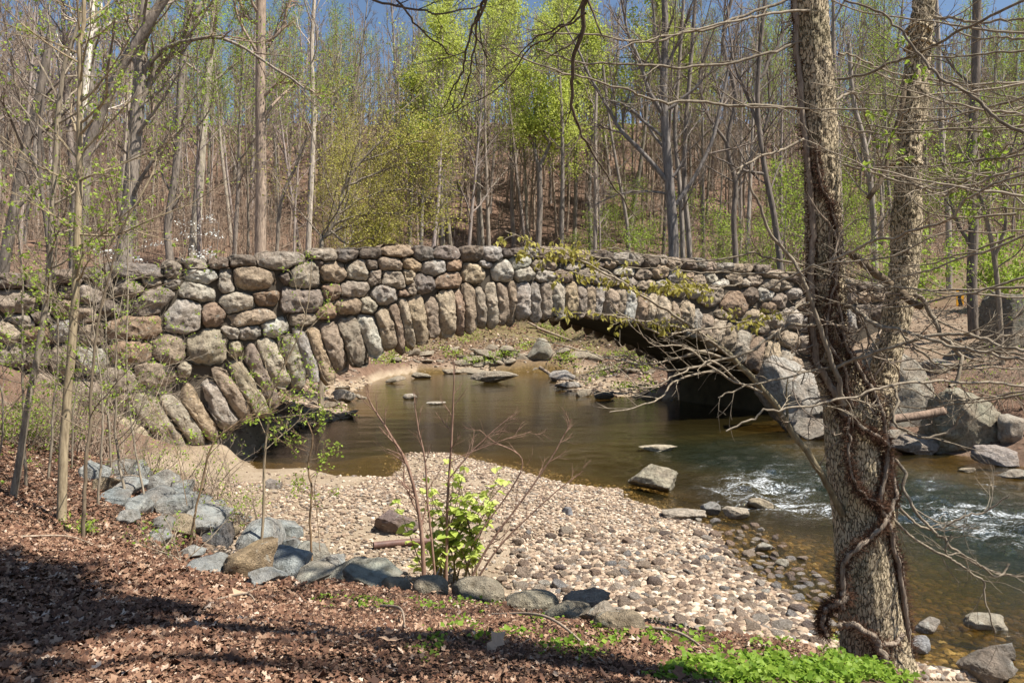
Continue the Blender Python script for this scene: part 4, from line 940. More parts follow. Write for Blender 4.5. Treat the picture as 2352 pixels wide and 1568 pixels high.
scatter(6, 56, 70, lambda p, y: 'yellow', 1, 3, 330, 430)
scatter(60, 40, 100, lambda p, y: 'brush', 1.0, 1.3)
scatter(28, 42, 80, lambda p, y: 'lowgreen', 1.0, 1.3, 560, 1080)
# the wood on the ridge, past counting: one object
rng = np.random.default_rng(78); Vs, Qs, off_ = [], [], 0
lo = []
for kind in range(4):
    tr, cr, ends = proto(500 + kind, 20 + kind, .16, .2, 15, 3.8, .75, sub=(6, 4), rmin=.02); a, qa, _ = tr.arrays(); b, qb, _ = cr.arrays()
    lo.append((np.concatenate([a, b]), np.concatenate([qa, qb + len(a)])))
for i in range(640):
    y = rng.uniform(80, 138); x = (rng.uniform(-120, 1144) - 512) / F * y; a = rng.uniform(0, 6.28); s = rng.uniform(.7, 1.1); V, Q = lo[i % 4]
    W = np.stack([(V[:, 0] * math.cos(a) - V[:, 1] * math.sin(a)) * s + x, (V[:, 0] * math.sin(a) + V[:, 1] * math.cos(a)) * s + y, V[:, 2] * s + gz(x, y)], -1)
    Vs.append(W); Qs.append(Q + off_); off_ += len(W)
fw = link('far_wood', make_mesh('far_wood', np.concatenate(Vs), np.concatenate(Qs), None, [M['twig']])); fw.color = (1, .97, .93, 1)
tag(fw, 'bare grey wood along the ridge of the hill behind everything', 'wood', None, 'stuff')

# thin brush all over the hillside: one object
rng = np.random.default_rng(79); tb = TB()
for i in range(6500):
    y = 42 + 85 * rng.random(); x = (rng.uniform(-60, 1090) - 512) / F * y
    if river_sd(np.array([x]), np.array([y]))[0] < (9 if 320 < x / y * F + 512 < 660 else 1.2) or (np.array([x, y]) - BL) @ NRM > -WIDTH - 3: continue
    h = rng.uniform(1.2, 6.5) * (1 if rng.random() < .7 else .5); q = grow_path(rng, (x, y, gz(x, y) - .1), (rng.normal(0, .12), rng.normal(0, .12), 1), h, 4, .06, .02); r = .008 + .006 * h
    tb.tube(q, np.linspace(r, r * .4, 5), 3)
    for k in range(5):
        c_ = q[1 + k % 4]; d_ = np.array([rng.normal(0, 1), rng.normal(0, 1), rng.uniform(.2, 1.2)]); tb.tube(grow_path(rng, c_, d_, h * rng.uniform(.2, .45), 2, .2, .05), [r * .55, r * .4, r * .25], 3)
ug = tb.build('undergrowth', [M['twig']]); ug.color = (1.15, 1.05, .95, 1)
tag(ug, 'thin bare brush and saplings all over the leaf covered hillside', 'undergrowth', None, 'stuff')

# ---- mid-ground trees that can be singled out, traced
def traced_tree(name, label, Y, line, w0, w1, limbs=(), seed=0, leaf=None, shade=(1, 1, 1), nl=10, limb=4.0, sub=6, mat='bark', t0=.35, per=1, jit=.3, base=True, auto=True, lsize=.10, group=None):
    rng = np.random.default_rng(seed)
    P = np.array([px3(x, y, Y) for x, y in line])
    if base:
        g = gz(P[0][0], Y); P = np.vstack([[P[0][0] + (P[0][0] - P[1][0]) * .1, Y, min(g - .3, P[0][2] - .2)], P])
    loc = P[0].copy(); P = P - loc
    e = tag(empty(name, loc), label, 'tree', group)
    n = 22; Q = smooth_path(P, n); r0 = w0 * K / F * Y / 2; r1 = w1 * K / F * Y / 2
    R = np.linspace(r0, r1, n); R[0] *= 1.25; R[1] *= 1.08
    tr = TB(); tr.tube(Q, R, 12); cr = TB(); ends = []
    for ln, a, b in limbs:
        L = np.array([px3(x, y, Y) for x, y in ln]) - loc; m = len(L)
        sg = rng.choice([-1, 1]) * rng.uniform(.05, .2); L[:, 1] += sg * np.linspace(0, 1, m) ** 1.2 * np.linalg.norm(L[-1] - L[0])
        L[:, 0] *= 1; q = smooth_path(L, 14); q[1:-1] += rng.normal(0, .02, (12, 3)); rr = np.linspace(a, b, 14) * K / F * Y / 2
        tr.tube(q, rr, 8); ramify(cr, q, rr, rng, sub + 2, np.linalg.norm(L[-1] - L[0]) * .36, 3, .25, .75, .07, .14, 5, ends, .008)
    if auto:
        Hh = Q[-1][2]
        for i in range(nl):
            t = t0 + (1 - t0) * (i + rng.random()) / nl; k = min(int(t * (n - 1)), n - 2); az = i * 2.4 + rng.normal(0, .5); an = rng.uniform(.6, 1.15)
            d = np.array([math.sin(an) * math.cos(az), math.sin(an) * math.sin(az), math.cos(an)]); l = limb * rng.uniform(.5, 1.2)
            q = grow_path(rng, Q[k], d, l, 8, .12, .06); rr = np.linspace(R[k] * .38, .012, 9); tr.tube(q, rr, 6)
            ramify(cr, q, rr, rng, sub, l * .42, 2, .2, .8, .08, .16, 4, ends, .007)
    o = tr.build('trunk', [M[mat]], e); o.color = (*shade, 1)
    if leaf and ends:
        V, Q_, T = merge(cr, far_leaves(np.array(ends), rng, per, lsize, jit)); o = link('crown', make_mesh('crown', V, Q_, T, [M['twig'], M[leaf]], False, 0, 1), e)
    elif cr.n: o = cr.build('crown', [M['twig']], e)
    o.color = (*shade, 1)
    return e
TT = traced_tree
TT('forest_tree', 'tall straight grey trunk rising behind the left third of the bridge', 40, [(598, 585), (600, 400), (598, 200), (600, 0), (602, -160)], 27, 20,
   [([(600, 230), (640, 195), (700, 200), (745, 235)], 8, 4), ([(600, 60), (560, 30), (540, -40)], 10, 5), ([(602, 100), (640, 70), (660, 0), (670, -60)], 9, 5)], 1, 'leaf_mid', (1.15, 1.0, .88), 8, 4.5, t0=.5)
TT('forest_tree', 'dark forked many limbed tree right of centre behind the bridge', 38, [(1548, 590), (1540, 450), (1530, 330), (1524, 200), (1528, 60), (1520, -120)], 27, 13,
   [([(1540, 425), (1485, 360), (1440, 310), (1425, 290), (1395, 235), (1365, 180), (1335, 110), (1300, 40)], 12, 4), ([(1530, 275), (1490, 210), (1470, 150), (1440, 80), (1420, -20)], 11, 5), ([(1552, 470), (1600, 400), (1640, 320), (1665, 230), (1690, 120), (1720, 0)], 11, 5),
    ([(1530, 320), (1470, 270), (1430, 240), (1390, 232)], 8, 3), ([(1535, 250), (1580, 215), (1620, 180), (1660, 120)], 8, 3), ([(1528, 160), (1560, 90), (1590, 0)], 8, 4), ([(1525, 180), (1505, 90), (1490, -30)], 9, 4), ([(1540, 445), (1490, 438), (1430, 440), (1370, 465)], 6, 2)], 2, None, (.72, .72, .74), 7, 4, t0=.3, sub=7)
TT('forest_tree', 'pale trunk forking beside the dark tree behind the parapet', 39, [(1568, 588), (1562, 440), (1550, 300), (1560, 150), (1570, 0)], 13, 7, (), 3, None, (.9, .88, .85), 8, 3.5)
TT('forest_tree', 'second slim trunk just right of the dark many limbed tree', 40, [(1584, 590), (1572, 430), (1575, 300), (1590, 100), (1600, -40)], 14, 8, (), 4, None, (.8, .78, .76), 8, 3.5)
TT('forest_tree', 'white barked slim trunk left of the yellow green haze', 41, [(708, 582), (716, 400), (720, 260), (716, 120), (722, 0)], 14, 8, [([(716, 245), (735, 225), (770, 205), (790, 180)], 7, 3)], 5, 'leaf_mid', (1.5, 1.45, 1.35), 9, 4, t0=.4)
TT('forest_tree', 'leaning dark trunk crossing in front of the white barked tree', 43, [(640, 500), (680, 380), (710, 310), (760, 250), (800, 170)], 9, 4, (), 6, 'leaf_mid', (.8, .76, .7), 7, 3.5)
TT('forest_tree', 'dark trunk with a high Y fork behind the bridge crown', 72, [(1236, 575), (1240, 470), (1238, 375)], 15, 13, [([(1238, 390), (1228, 330), (1232, 260), (1220, 160)], 10, 4), ([(1238, 385), (1262, 330), (1250, 300), (1290, 240)], 9, 4)], 7, 'leaf_bright', (.75, .72, .7), 0, 4, auto=False, per=4, jit=.6, lsize=.3)
TT('forest_tree', 'straight trunk in the middle of the bright green foliage', 71, [(1016, 565), (1012, 420), (1008, 300), (1010, 180), (1015, 60)], 14, 6, (), 8, 'leaf_bright', (.8, .78, .75), 16, 5, t0=.45, per=2, jit=.5, lsize=.22)
TT('forest_tree', 'bright green tree with a rounded top against the blue gap', 74, [(1100, 560), (1098, 400), (1100, 250), (1102, 120), (1100, 75)], 12, 3, (), 9, 'leaf_bright', (.8, .78, .75), 22, 5, t0=.45, per=2, jit=.6, lsize=.24)
TT('forest_tree', 'bright green tree right of the blue gap in the sky', 70, [(1290, 560), (1292, 400), (1290, 250), (1280, 120), (1275, 90)], 13, 3, (), 10, 'leaf_bright', (.8, .78, .75), 20, 5, t0=.45, per=2, jit=.6, lsize=.24)
TT('forest_tree', 'slender trunk leaning slightly left between the fork and the dark tree', 66, [(1445, 575), (1435, 480), (1420, 400), (1400, 280), (1385, 150)], 10, 5, (), 11, 'leaf_mid', (.85, .82, .78), 8, 3.5)
TT('forest_tree', 'pale thin trunk behind the parapet left of the leaning trunk', 69, [(1367, 570), (1368, 450), (1367, 330), (1370, 200)], 12, 7, (), 12, None, (1.2, 1.15, 1.1), 8, 4)
TT('forest_tree', 'low yellow green tree arching over the bridge parapet', 33, [(738, 575), (745, 545), (775, 500), (790, 430), (830, 370), (880, 320)], 12, 4,
   [([(750, 540), (790, 520), (840, 515), (880, 545)], 8, 3), ([(780, 490), (840, 450), (920, 430), (990, 450)], 6, 2), ([(790, 430), (850, 400), (930, 370), (1000, 380)], 6, 2), ([(765, 515), (830, 490), (920, 490), (1000, 520)], 6, 2), ([(830, 370), (880, 350), (950, 320), (1000, 330)], 5, 2), ([(760, 530), (800, 560), (850, 545), (870, 560)], 6, 3)], 13, 'leaf_yellow', (.9, .85, .75), 10, 4.5, t0=.2, per=2, jit=.4, lsize=.11, sub=7)
TT('forest_tree', 'thick grey trunk standing at the left behind the saplings', 26, [(285, 600), (298, 450), (312, 300), (325, 120), (335, -60)], 36, 24, [([(325, 180), (360, 130), (430, 100), (500, 92), (560, 115), (640, 165), (710, 215)], 12, 4), ([(318, 240), (340, 180), (400, 80), (440, -20)], 18, 9)], 14, 'leaf_mid', (.95, .9, .85), 7, 3.5, t0=.4)
TT('forest_tree', 'leaning grey trunk crossing the upper left from the lower left', 24, [(175, 470), (205, 330), (265, 180), (330, 70), (395, -30)], 26, 20, (), 15, 'leaf_mid', (.85, .8, .76), 7, 3.2, t0=.3)
TT('forest_tree', 'white barked sycamore with a pale forked limb at the upper left', 27, [(175, 590), (185, 400), (192, 250), (203, 130), (208, 60), (215, -40)], 17, 12, [([(205, 95), (225, 70), (262, 48), (280, 10), (290, -30)], 15, 10)], 16, 'leaf_mid', (2.6, 2.65, 2.6), 5, 2.6, t0=.5)
TT('forest_tree', 'dark leaning trunk at the far left edge above the wall', 24, [(8, 620), (35, 470), (60, 330), (90, 220), (120, 60)], 26, 16, (), 17, None, (.7, .66, .62), 8, 3)
TT('forest_tree', 'curved dark trunk leaning left of the tall straight trunk', 33, [(390, 600), (385, 520), (405, 380), (415, 200), (430, 40), (440, -40)], 18, 14, (), 18, 'leaf_mid', (.8, .76, .72), 8, 3.5, t0=.35)
TT('forest_tree', 'black twisted trunk rising behind the sapling stems on the left', 22, [(118, 640), (108, 520), (95, 430), (90, 330), (100, 220)], 14, 6, (), 19, None, (.5, .47, .44), 8, 3, t0=.3)
TT('forest_tree', 'dark trunk standing on the right bank in front of the road', 30, [(2236, 765), (2232, 640), (2236, 520), (2228, 400), (2240, 200), (2244, 0), (2246, -100)], 23, 17, [([(2226, 560), (2200, 500), (2190, 430), (2170, 330)], 8, 4)], 20, 'leaf_mid', (.62, .58, .55), 8, 4, t0=.45)
TT('forest_tree', 'slim forked tree right of the dark trunk on the right bank', 27, [(2302, 850), (2296, 720), (2285, 600), (2265, 500), (2240, 420), (2200, 330)], 14, 6, [([(2285, 600), (2300, 520), (2290, 430), (2310, 300)], 9, 4)], 21, 'leaf_mid', (.85, .8, .7), 8, 3, t0=.3)
TT('forest_tree', 'pale trunk seen between the twin stem and the dark right trunk', 48, [(2180, 700), (2178, 500), (2165, 350), (2160, 200), (2150, 0)], 14, 9, (), 22, 'leaf_mid', (1.15, 1.12, 1.08), 8, 4)
TT('forest_tree', 'dark twisted trunk just left of the twin trunk above the parapet', 36, [(1792, 612), (1775, 480), (1755, 380), (1740, 250), (1745, 120), (1760, -20)], 15, 9, [([(1755, 400), (1700, 390), (1640, 365)], 8, 3), ([(1750, 320), (1720, 220), (1690, 130), (1680, 0)], 9, 4), ([(1745, 180), (1790, 100), (1830, 20)], 8, 4)], 23, None, (.6, .57, .55), 9, 4)
TT('forest_tree', 'crooked dark tree with twisting limbs right of the forked tree', 44, [(1690, 600), (1685, 500), (1690, 420), (1670, 330), (1690, 220), (1660, 100), (1680, 0)], 14, 8, [([(1688, 420), (1740, 330), (1760, 250), (1750, 150)], 8, 4), ([(1670, 330), (1620, 260), (1600, 180), (1630, 80)], 8, 4)], 24, None, (.65, .62, .6), 8, 4)
TT('forest_tree', 'grey trunk between the two stems of the twin trunk', 46, [(2010, 640), (2005, 480), (1985, 330), (1960, 230), (1950, 100)], 16, 9, [([(2000, 420), (1960, 330), (1930, 270), (1900, 220)], 9, 4)], 25, 'leaf_mid', (1.0, .97, .93), 8, 4)
# dogwood: white flowers behind the left part of the parapet
for lb, dx, dy, sd_, Y in (('white flowering dogwood behind the left part of the parapet', 500, 520, 61, 40), ('smaller white flowering dogwood low behind the left coping', 320, 588, 62, 36), ):
    rng = np.random.default_rng(sd_); p = px3(dx, dy + 40, Y); e = tag(empty('dogwood_tree', (p[0], p[1], gz(p[0], p[1]))), lb, 'tree'); tb = TB(); tw = TB(); ends = []
    h = px3(dx, dy, Y)[2] - e.location.z
    Q = grow_path(rng, (0, 0, -.2), (0, 0, 1), h + .4, 8, .05, .05); R = np.linspace(.05, .015, 9); tb.tube(Q, R, 6)
    for k in range(16):
        a = rng.uniform(0, 6.28); q = grow_path(rng, Q[3 + k % 6], (math.cos(a), math.sin(a), .25), 2.2 * rng.uniform(.6, 1.1), 6, .12, -.02); rr = np.linspace(.02, .006, 7); tw.tube(q, rr, 4); ramify(tw, q, rr, rng, 6, .5, 1, .3, .8, .02, .1, 3, ends)
    tb.build('trunk', [M['bark']], e).color = (1, 1, 1, 1)
    V, Q_, T = merge(tw, far_leaves(np.array(ends), rng, 2, .12, .08)); link('crown', make_mesh('crown', V, Q_, T, [M['twig'], M['flower']], False, 0, 1), e).color = (1, 1, 1, 1)

# ------------------------------------------------------------------ twin-stemmed tree in the foreground
YT = 5.5
base_p = px3(2012, 1548, YT); base_p[2] = gz(base_p[0], YT) - .05
twin = tag(empty('twin_stemmed_tree', base_p), 'large twin stemmed tree with furrowed bark and vines in the right foreground', 'tree')
def to_twin(pts): return np.array([px3(x, y, YT + (dy if dy else 0)) for x, y, dy in pts]) - base_p
def bark_tube(name, pts, widths, seed, parent, sides=72, step=.016, flare=0.0, ridge=.016):
    P = to_twin(pts); L = np.linalg.norm(np.diff(P, axis=0), axis=1).sum(); n = int(L / step)
    Q = smooth_path(P, n); W = np.interp(np.linspace(0, len(pts) - 1, n), np.arange(len(pts)), widths) * K / F * YT / 2
    a = np.arange(sides) * 2 * math.pi / sides
    Tn = np.gradient(Q, axis=0); Tn /= np.linalg.norm(Tn, axis=1)[:, None]; ref = np.array([0, 1., 0]); Nn_ = np.cross(Tn, ref); Nn_ /= np.linalg.norm(Nn_, axis=1)[:, None]; Bb = np.cross(Tn, Nn_)
    s = np.linspace(0, L, n); so_ = Vector((seed * 7.3, 1.7, 0))
    H = np.zeros((n, sides))
    for j in range(sides):
        ca, sa = math.cos(a[j]), math.sin(a[j])
        for i in range(n):
            r = W[i]; p = Vector((ca * r * 26, sa * r * 26, s[i] * 6.5)) + so_
            v = mnoise.noise(p); v2 = mnoise.noise(p * 2.1 + Vector((5, 3, 1)))
            lump = mnoise.noise(Vector((ca * 1.1, sa * 1.1, s[i] * 1.2)) + so_)
            H[i, j] = (min(abs(v) * 2.4, .75) + .35 * min(abs(v2) * 2, .8) - .5) * ridge + lump * .022
    fl = flare * np.exp(-s / .30)
    rad = W[:, None] * (1 + fl[:, None] * (1 + .35 * np.sin(a[None] * 5 + seed))) + H
    V = Q[:, None, :] + rad[..., None] * (np.cos(a)[None, :, None] * Nn_[:, None] + np.sin(a)[None, :, None] * Bb[:, None])
    i = np.arange(n - 1)[:, None] * sides; j = np.arange(sides)[None]; k = (j + 1) % sides
    q = np.stack([i + j, i + k, i + sides + k, i + sides + j], -1).reshape(-1, 4)
    return link(name, make_mesh(name, V.reshape(-1, 3), q, None, [M['bark_fg']]), parent), Q, W
bark_tube('trunk', [(2022, 1575, 0), (2010, 1480, 0), (1995, 1350, 0), (1985, 1200, 0), (1968, 1060, 0), (1955, 960, 0), (1945, 900, 0), (1940, 850, 0)], [146, 134, 131, 126, 124, 112, 92, 66], 1, twin, flare=.22)
_, QS1, WS1 = bark_tube('stem', [(1962, 1040, 0), (1938, 930, -.02), (1908, 820, -.04), (1896, 700, -.05), (1892, 550, -.06), (1886, 350, -.08), (1872, 150, -.1), (1856, -60, -.12), (1840, -300, -.14), (1830, -800, -.2), (1850, -1500, -.3)], [86, 80, 78, 80, 80, 76, 73, 70, 66, 50, 20], 2, twin, 60, .02)
_, QS2, WS2 = bark_tube('stem', [(1985, 1060, .02), (2005, 960, .03), (2030, 860, .05), (2058, 740, .08), (2078, 600, .1), (2085, 450, .1), (2092, 300, .12), (2112, 130, .14), (2126, -60, .16), (2140, -300, .2), (2160, -800, .3), (2120, -1500, .4)], [70, 66, 58, 60, 60, 56, 54, 50, 48, 44, 34, 14], 3, twin, 48, .02)
# stubs and collars on the second stem
for pts, wd in (([(2070, 670, -.1), (2090, 690, -.18), (2118, 705, -.2)], (20, 13)), ([(2045, 655, -.05), (1990, 610, -.05), (1945, 575, -.05)], (22, 14)), ([(2080, 175, -.1), (2070, 250, -.14), (2045, 330, -.16), (2030, 400, -.18), (1995, 455, -.2)], (9, 11))):
    tb = TB(); q = smooth_path(to_twin(pts), 14); tb.tube(q, np.linspace(wd[0], wd[1], 14) * K / F * YT / 2 + np.random.default_rng(4).normal(0, .002, 14), 12, True); tb.build('limb', [M['branch_fg']], twin).color = (.6, .55, .5, 1)
for cx_, cy_, r_ in ((2112, 105, 30), (2080, 375, 33), (2108, 68, 27)):
    a = np.linspace(0, 2 * math.pi, 30); c0 = px3(cx_, cy_, YT + .12) - base_p; r_ = r_ * K / F * YT
    tb = TB(); q = np.stack([c0[0] + np.cos(a) * r_, c0[1] + np.sin(a) * r_, c0[2] + .012 * np.sin(a * 2) + .01 * np.cos(a * 3)], -1); tb.tube(q, .016, 8); tb.build('bark_collar', [M['bark_fg']], twin)

# thin branches: traced groups; every one is a child named branch with its own twigs
z3 = lambda L: [(1148.5 + x * .3845, y * .3845) for x, y in L]
z4 = lambda L: [(1722.6 + x * .3845, y * .3845) for x, y in L]
z4b = lambda L: [(1722.6 + x * .3662, 516.8 + y * .3662) for x, y in L]
z5 = lambda L: [(1837.5 + x * .3775, 976 + y * .3775) for x, y in L]
z3b = lambda L: [(1148.5 + x * .3662, 516.8 + y * .3662) for x, y in L]
brs = [  # path, start width, end width, depth at start, depth at end, twigs
 (z3([(1900, -60), (1640, 20), (1400, 110), (1200, 180), (950, 240), (750, 240), (500, 200), (200, 210)]), 8, 3, 5.4, 4.6, 8),
 (z3([(1900, 230), (1643, 300), (1400, 370), (1100, 400), (850, 380), (600, 380), (400, 350), (220, 290)]), 8, 3, 5.4, 4.6, 8),
 (z3([(1860, 650), (1643, 640), (1400, 625), (1100, 610), (950, 600), (780, 545), (500, 460), (300, 410), (0, 270)]), 8, 3, 5.4, 4.4, 8),
 (z3([(1880, 60), (1643, 80), (1450, 110), (1100, 190), (900, 235), (700, 300)]), 7, 3, 5.3, 4.8, 6),
 (z4([(500, 475), (700, 440), (850, 370), (1000, 320), (1150, 250), (1350, 130), (1637, 0)]), 7, 6, 5.2, 4.2, 6),
 (z4([(1100, 100), (1200, 110), (1350, 130), (1500, 125), (1637, 110)]), 7, 5, 5.4, 5.0, 5),
 (z4([(1060, 470), (1300, 500), (1450, 550), (1637, 610)]), 5, 3, 5.4, 4.8, 5),
 (z4([(560, 980), (750, 1030), (1000, 1110), (1150, 1120), (1400, 1110), (1637, 1100)]), 7, 4, 5.3, 4.6, 6),
 (z4([(480, 1560), (700, 1450), (900, 1400), (1050, 1350), (1200, 1290), (1400, 1130), (1637, 1040)]), 8, 5, 5.1, 4.0, 7),
 (z4([(-100, 630), (0, 640), (320, 645), (900, 660), (1300, 640)]), 5, 3, 5.1, 4.8, 3),
 (z4([(560, 0), (800, 90), (900, 200), (1050, 360), (1150, 470), (1300, 570), (1450, 690), (1637, 790)]), 5, 8, 4.6, 4.0, 6),
 (z4([(320, 830), (150, 910), (0, 970), (-80, 1040)]), 7, 4, 5.3, 5.0, 4),
 (z4([(540, 750), (700, 790), (900, 800), (1200, 770), (1637, 770)]), 5, 4, 5.4, 5.0, 5),
 (z4([(530, 320), (620, 335), (750, 400), (900, 440), (1050, 450)]), 5, 3, 5.3, 5.6, 4),
 (z4([(510, 600), (620, 560), (700, 690), (760, 900), (790, 1020)]), 6, 3, 5.5, 6.2, 4),
 (z4([(1000, 1100), (1150, 1160), (1300, 1080), (1637, 880)]), 6, 5, 5.5, 4.6, 6),
 (z4b([(560, 480), (680, 540), (760, 610), (950, 660), (1150, 720), (1400, 780), (1719, 840)]), 11, 6, 5.4, 4.4, 7),
 (z4b([(520, 900), (700, 820), (950, 740), (1200, 685), (1400, 700), (1560, 750), (1719, 790)]), 9, 7, 5.2, 4.4, 7),
 (z4b([(-150, 1290), (0, 1210), (150, 1160), (450, 1120), (700, 1050), (900, 1000), (1200, 985), (1500, 990), (1719, 1010)]), 4, 7, 4.6, 4.6, 7),
 (z4b([(500, 890), (300, 930), (0, 1000), (-200, 1080)]), 6, 3, 5.2, 4.8, 5),
 (z4b([(430, 620), (250, 640), (100, 720), (0, 790), (-250, 870), (-500, 910), (-760, 830), (-950, 820)]), 9, 3, 5.3, 4.7, 8),
 (z4b([(380, 480), (200, 560), (0, 620), (-300, 650), (-500, 680)]), 7, 3, 5.3, 4.8, 6),
 (z4b([(330, 250), (150, 210), (0, 180), (-300, 230), (-700, 180), (-900, 140)]), 6, 2, 5.3, 4.9, 6),
 (z4b([(330, 310), (100, 300), (-200, 310), (-500, 280), (-800, 260)]), 6, 2, 5.3, 4.9, 5),
 (z4b([(1030, 430), (1110, 510), (1200, 670), (1270, 750), (1320, 850), (1300, 990), (1250, 1010)]), 12, 7, 5.3, 5.0, 5),
 (z4b([(900, 1010), (930, 1100), (900, 1230), (1000, 1300), (1130, 1320), (1280, 1270), (1340, 1170)]), 7, 5, 5.3, 5.0, 3),
 (z4b([(1020, 760), (1150, 850), (1300, 900), (1500, 890), (1719, 900)]), 6, 4, 5.3, 5.2, 6),
 (z4b([(960, 900), (1200, 920), (1400, 870), (1600, 830), (1750, 850)]), 5, 4, 5.4, 5.2, 6),
 (z4b([(970, 700), (1150, 790), (1350, 800), (1600, 690), (1719, 700)]), 5, 4, 5.5, 5.2, 6),
 (z5([(540, 190), (630, 270), (640, 400), (720, 540), (820, 650), (900, 720), (1100, 860), (1220, 910), (1363, 920)]), 9, 4, 5.4, 5.0, 6),
 (z5([(560, 420), (660, 560), (800, 640), (1000, 560), (1150, 500), (1270, 430)]), 7, 3, 5.4, 5.0, 4),
 (z5([(560, 560), (700, 700), (900, 800), (1000, 870), (1110, 950), (1130, 1080), (1190, 1260)]), 7, 3, 5.4, 5.2, 5),
 (z5([(1270, 840), (1220, 910), (1090, 850), (1020, 800), (890, 760), (920, 660)]), 5, 3, 5.0, 4.9, 5),
 (z4b([(120, 400), (330, 290), (500, 240), (900, 180), (1200, 60), (1719, 30)]), 6, 3, 5.2, 4.6, 5),
]
rng = np.random.default_rng(91)
def thin_branch(parent, loc, path, w0, w1, y0, y1, twigs, rng, mat='branch_fg', shade=(1, 1, 1), leaf=None, leaf_n=0, leaf_s=.05, name='branch', tl=.45, wander=.13, lift=.03, jitter=0.012, droop=.6, depth=2):
    m = len(path); P = np.array([px3(x, y, y0 + (y1 - y0) * i / (m - 1)) for i, (x, y) in enumerate(path)]) - loc
    n = 6 * m; Q = smooth_path(P, n); Q[2:-2] += rng.normal(0, 1, (n - 4, 3)).cumsum(0) * 0 + np.stack([np.convolve(rng.normal(0, jitter, n - 4), np.ones(3) / 3, 'same') for _ in range(3)], -1)
    R = np.interp(np.linspace(0, 1, n), [0, 1], [w0, w1]) * K / F * (y0 + y1) / 2 / 2
    tb = TB(); tb.tube(Q, R, 7); ends = []
    if twigs: ramify(tb, Q, R, rng, twigs, tl, depth, .15, .8, lift, wander, 4, ends, .0022, .45)
    if leaf:
        lv = TB(); pts = [Q[int(k)] for k in rng.uniform(n * .35, n - 1, leaf_n)] + [e for e in ends if rng.random() < .7]
        pts = np.array(pts); pts = np.repeat(pts, 2, 0) + rng.normal(0, .012, (len(pts) * 2, 3)); lv.leaves(pts, leaf_s, rng, droop=droop, aspect=.55)
        V, Q_, T = merge(tb, lv); o = link(name, make_mesh(name, V, Q_, T, [M[mat], M[leaf]], False, 0, 1), parent)
    else: o = tb.build(name, [M[mat]], parent)
    o.color = (*shade, 1); return o
for pth, a, b, y0, y1, tw in brs:
    thin_branch(twin, base_p, pth, a, b, y0, y1, tw, rng, shade=(rng.uniform(.75, 1.2),) * 3, tl=.42)
# more long thin shoots reaching in from the right, tips turned up
for k in range(22):
    y0_ = rng.uniform(60, 1000); L_ = rng.uniform(250, 620); sg = rng.uniform(-.25, .30); x0_ = rng.uniform(2330, 2440); up_ = rng.uniform(30, 110)
    pth = [(x0_, y0_), (x0_ - L_ * .35, y0_ + L_ * .35 * sg + 14), (x0_ - L_ * .7, y0_ + L_ * .7 * sg + 12), (x0_ - L_, y0_ + L_ * sg - up_ * .5)]
    thin_branch(twin, base_p, pth, rng.uniform(4, 7), 2, rng.uniform(4.2, 5.2), rng.uniform(4.6, 5.8), 6, rng, shade=(rng.uniform(.8, 1.25),) * 3, tl=.4, lift=.06)
# slender stem in front of stem one and the long arching limb with olive leaves
thin_branch(twin, base_p, [(1722, 377), (1735, 454), (1769, 530), (1822, 600), (1862, 690), (1895, 790), (1922, 870), (1940, 930)], 5, 13, 5.1, 5.2, 3, rng)
thin_branch(twin, base_p, [(1935, 1180), (1900, 1110), (1862, 1050), (1800, 960), (1740, 880), (1680, 820), (1620, 770)], 17, 12, 5.4, 5.0, 3, rng, shade=(.75, .75, .65), jitter=.006)
for pth, a, b, ln in (([(1630, 780), (1560, 730), (1480, 680), (1400, 630), (1300, 585), (1230, 560), (1160, 530)], 8, 2, 30), ([(1680, 820), (1600, 765), (1520, 745), (1450, 730), (1380, 720), (1310, 718)], 5, 2, 55),
                      ([(1560, 730), (1500, 690), (1440, 655), (1370, 632), (1280, 626)], 4, 2, 40), ([(1480, 680), (1400, 625), (1330, 595), (1260, 590), (1180, 586)], 4, 2, 60), ([(1660, 660), (1620, 650), (1560, 655), (1490, 655)], 4, 2, 55),
                      ([(1700, 650), (1640, 665), (1590, 660), (1540, 665)], 4, 2, 45), ([(1860, 720), (1800, 715), (1740, 735), (1690, 740)], 4, 2, 45), ([(1420, 600), (1380, 590), (1330, 575), (1280, 575)], 3, 1.5, 35)):
    thin_branch(twin, base_p, pth, a, b, 5.0, 4.6, 4, rng, leaf='leaf_olive', leaf_n=ln * 2 // 3, leaf_s=.042, tl=.2, droop=1.6)
for pth in ([(1640, 800), (1560, 820), (1480, 835), (1400, 822), (1330, 800), (1200, 770)], [(1700, 880), (1640, 830), (1600, 840), (1540, 870), (1480, 890), (1400, 830)], [(1660, 820), (1560, 790), (1480, 750), (1430, 720), (1400, 690)], [(1640, 850), (1560, 870), (1500, 925), (1400, 945)], [(1750, 900), (1640, 850), (1580, 800), (1500, 790), (1460, 740)]):
    thin_branch(twin, base_p, pth, 6, 2, 5.0, 4.5, 5, rng, tl=.3)
for pth in ([(2352, 340), (2300, 360), (2240, 370), (2150, 405)], [(2352, 470), (2280, 400), (2230, 390)], [(2352, 480), (2250, 480), (2180, 480)], [(2150, 60), (2120, 70), (2050, 240), (2020, 380)], [(2090, 250), (2065, 280), (2040, 340), (2010, 440)], [(2352, 330), (2290, 350), (2200, 470)]):
    thin_branch(twin, base_p, pth, 4, 2, 4.4, 5.0, 4, rng, leaf='leaf_mid', leaf_n=6, leaf_s=.045, tl=.25, droop=.6)
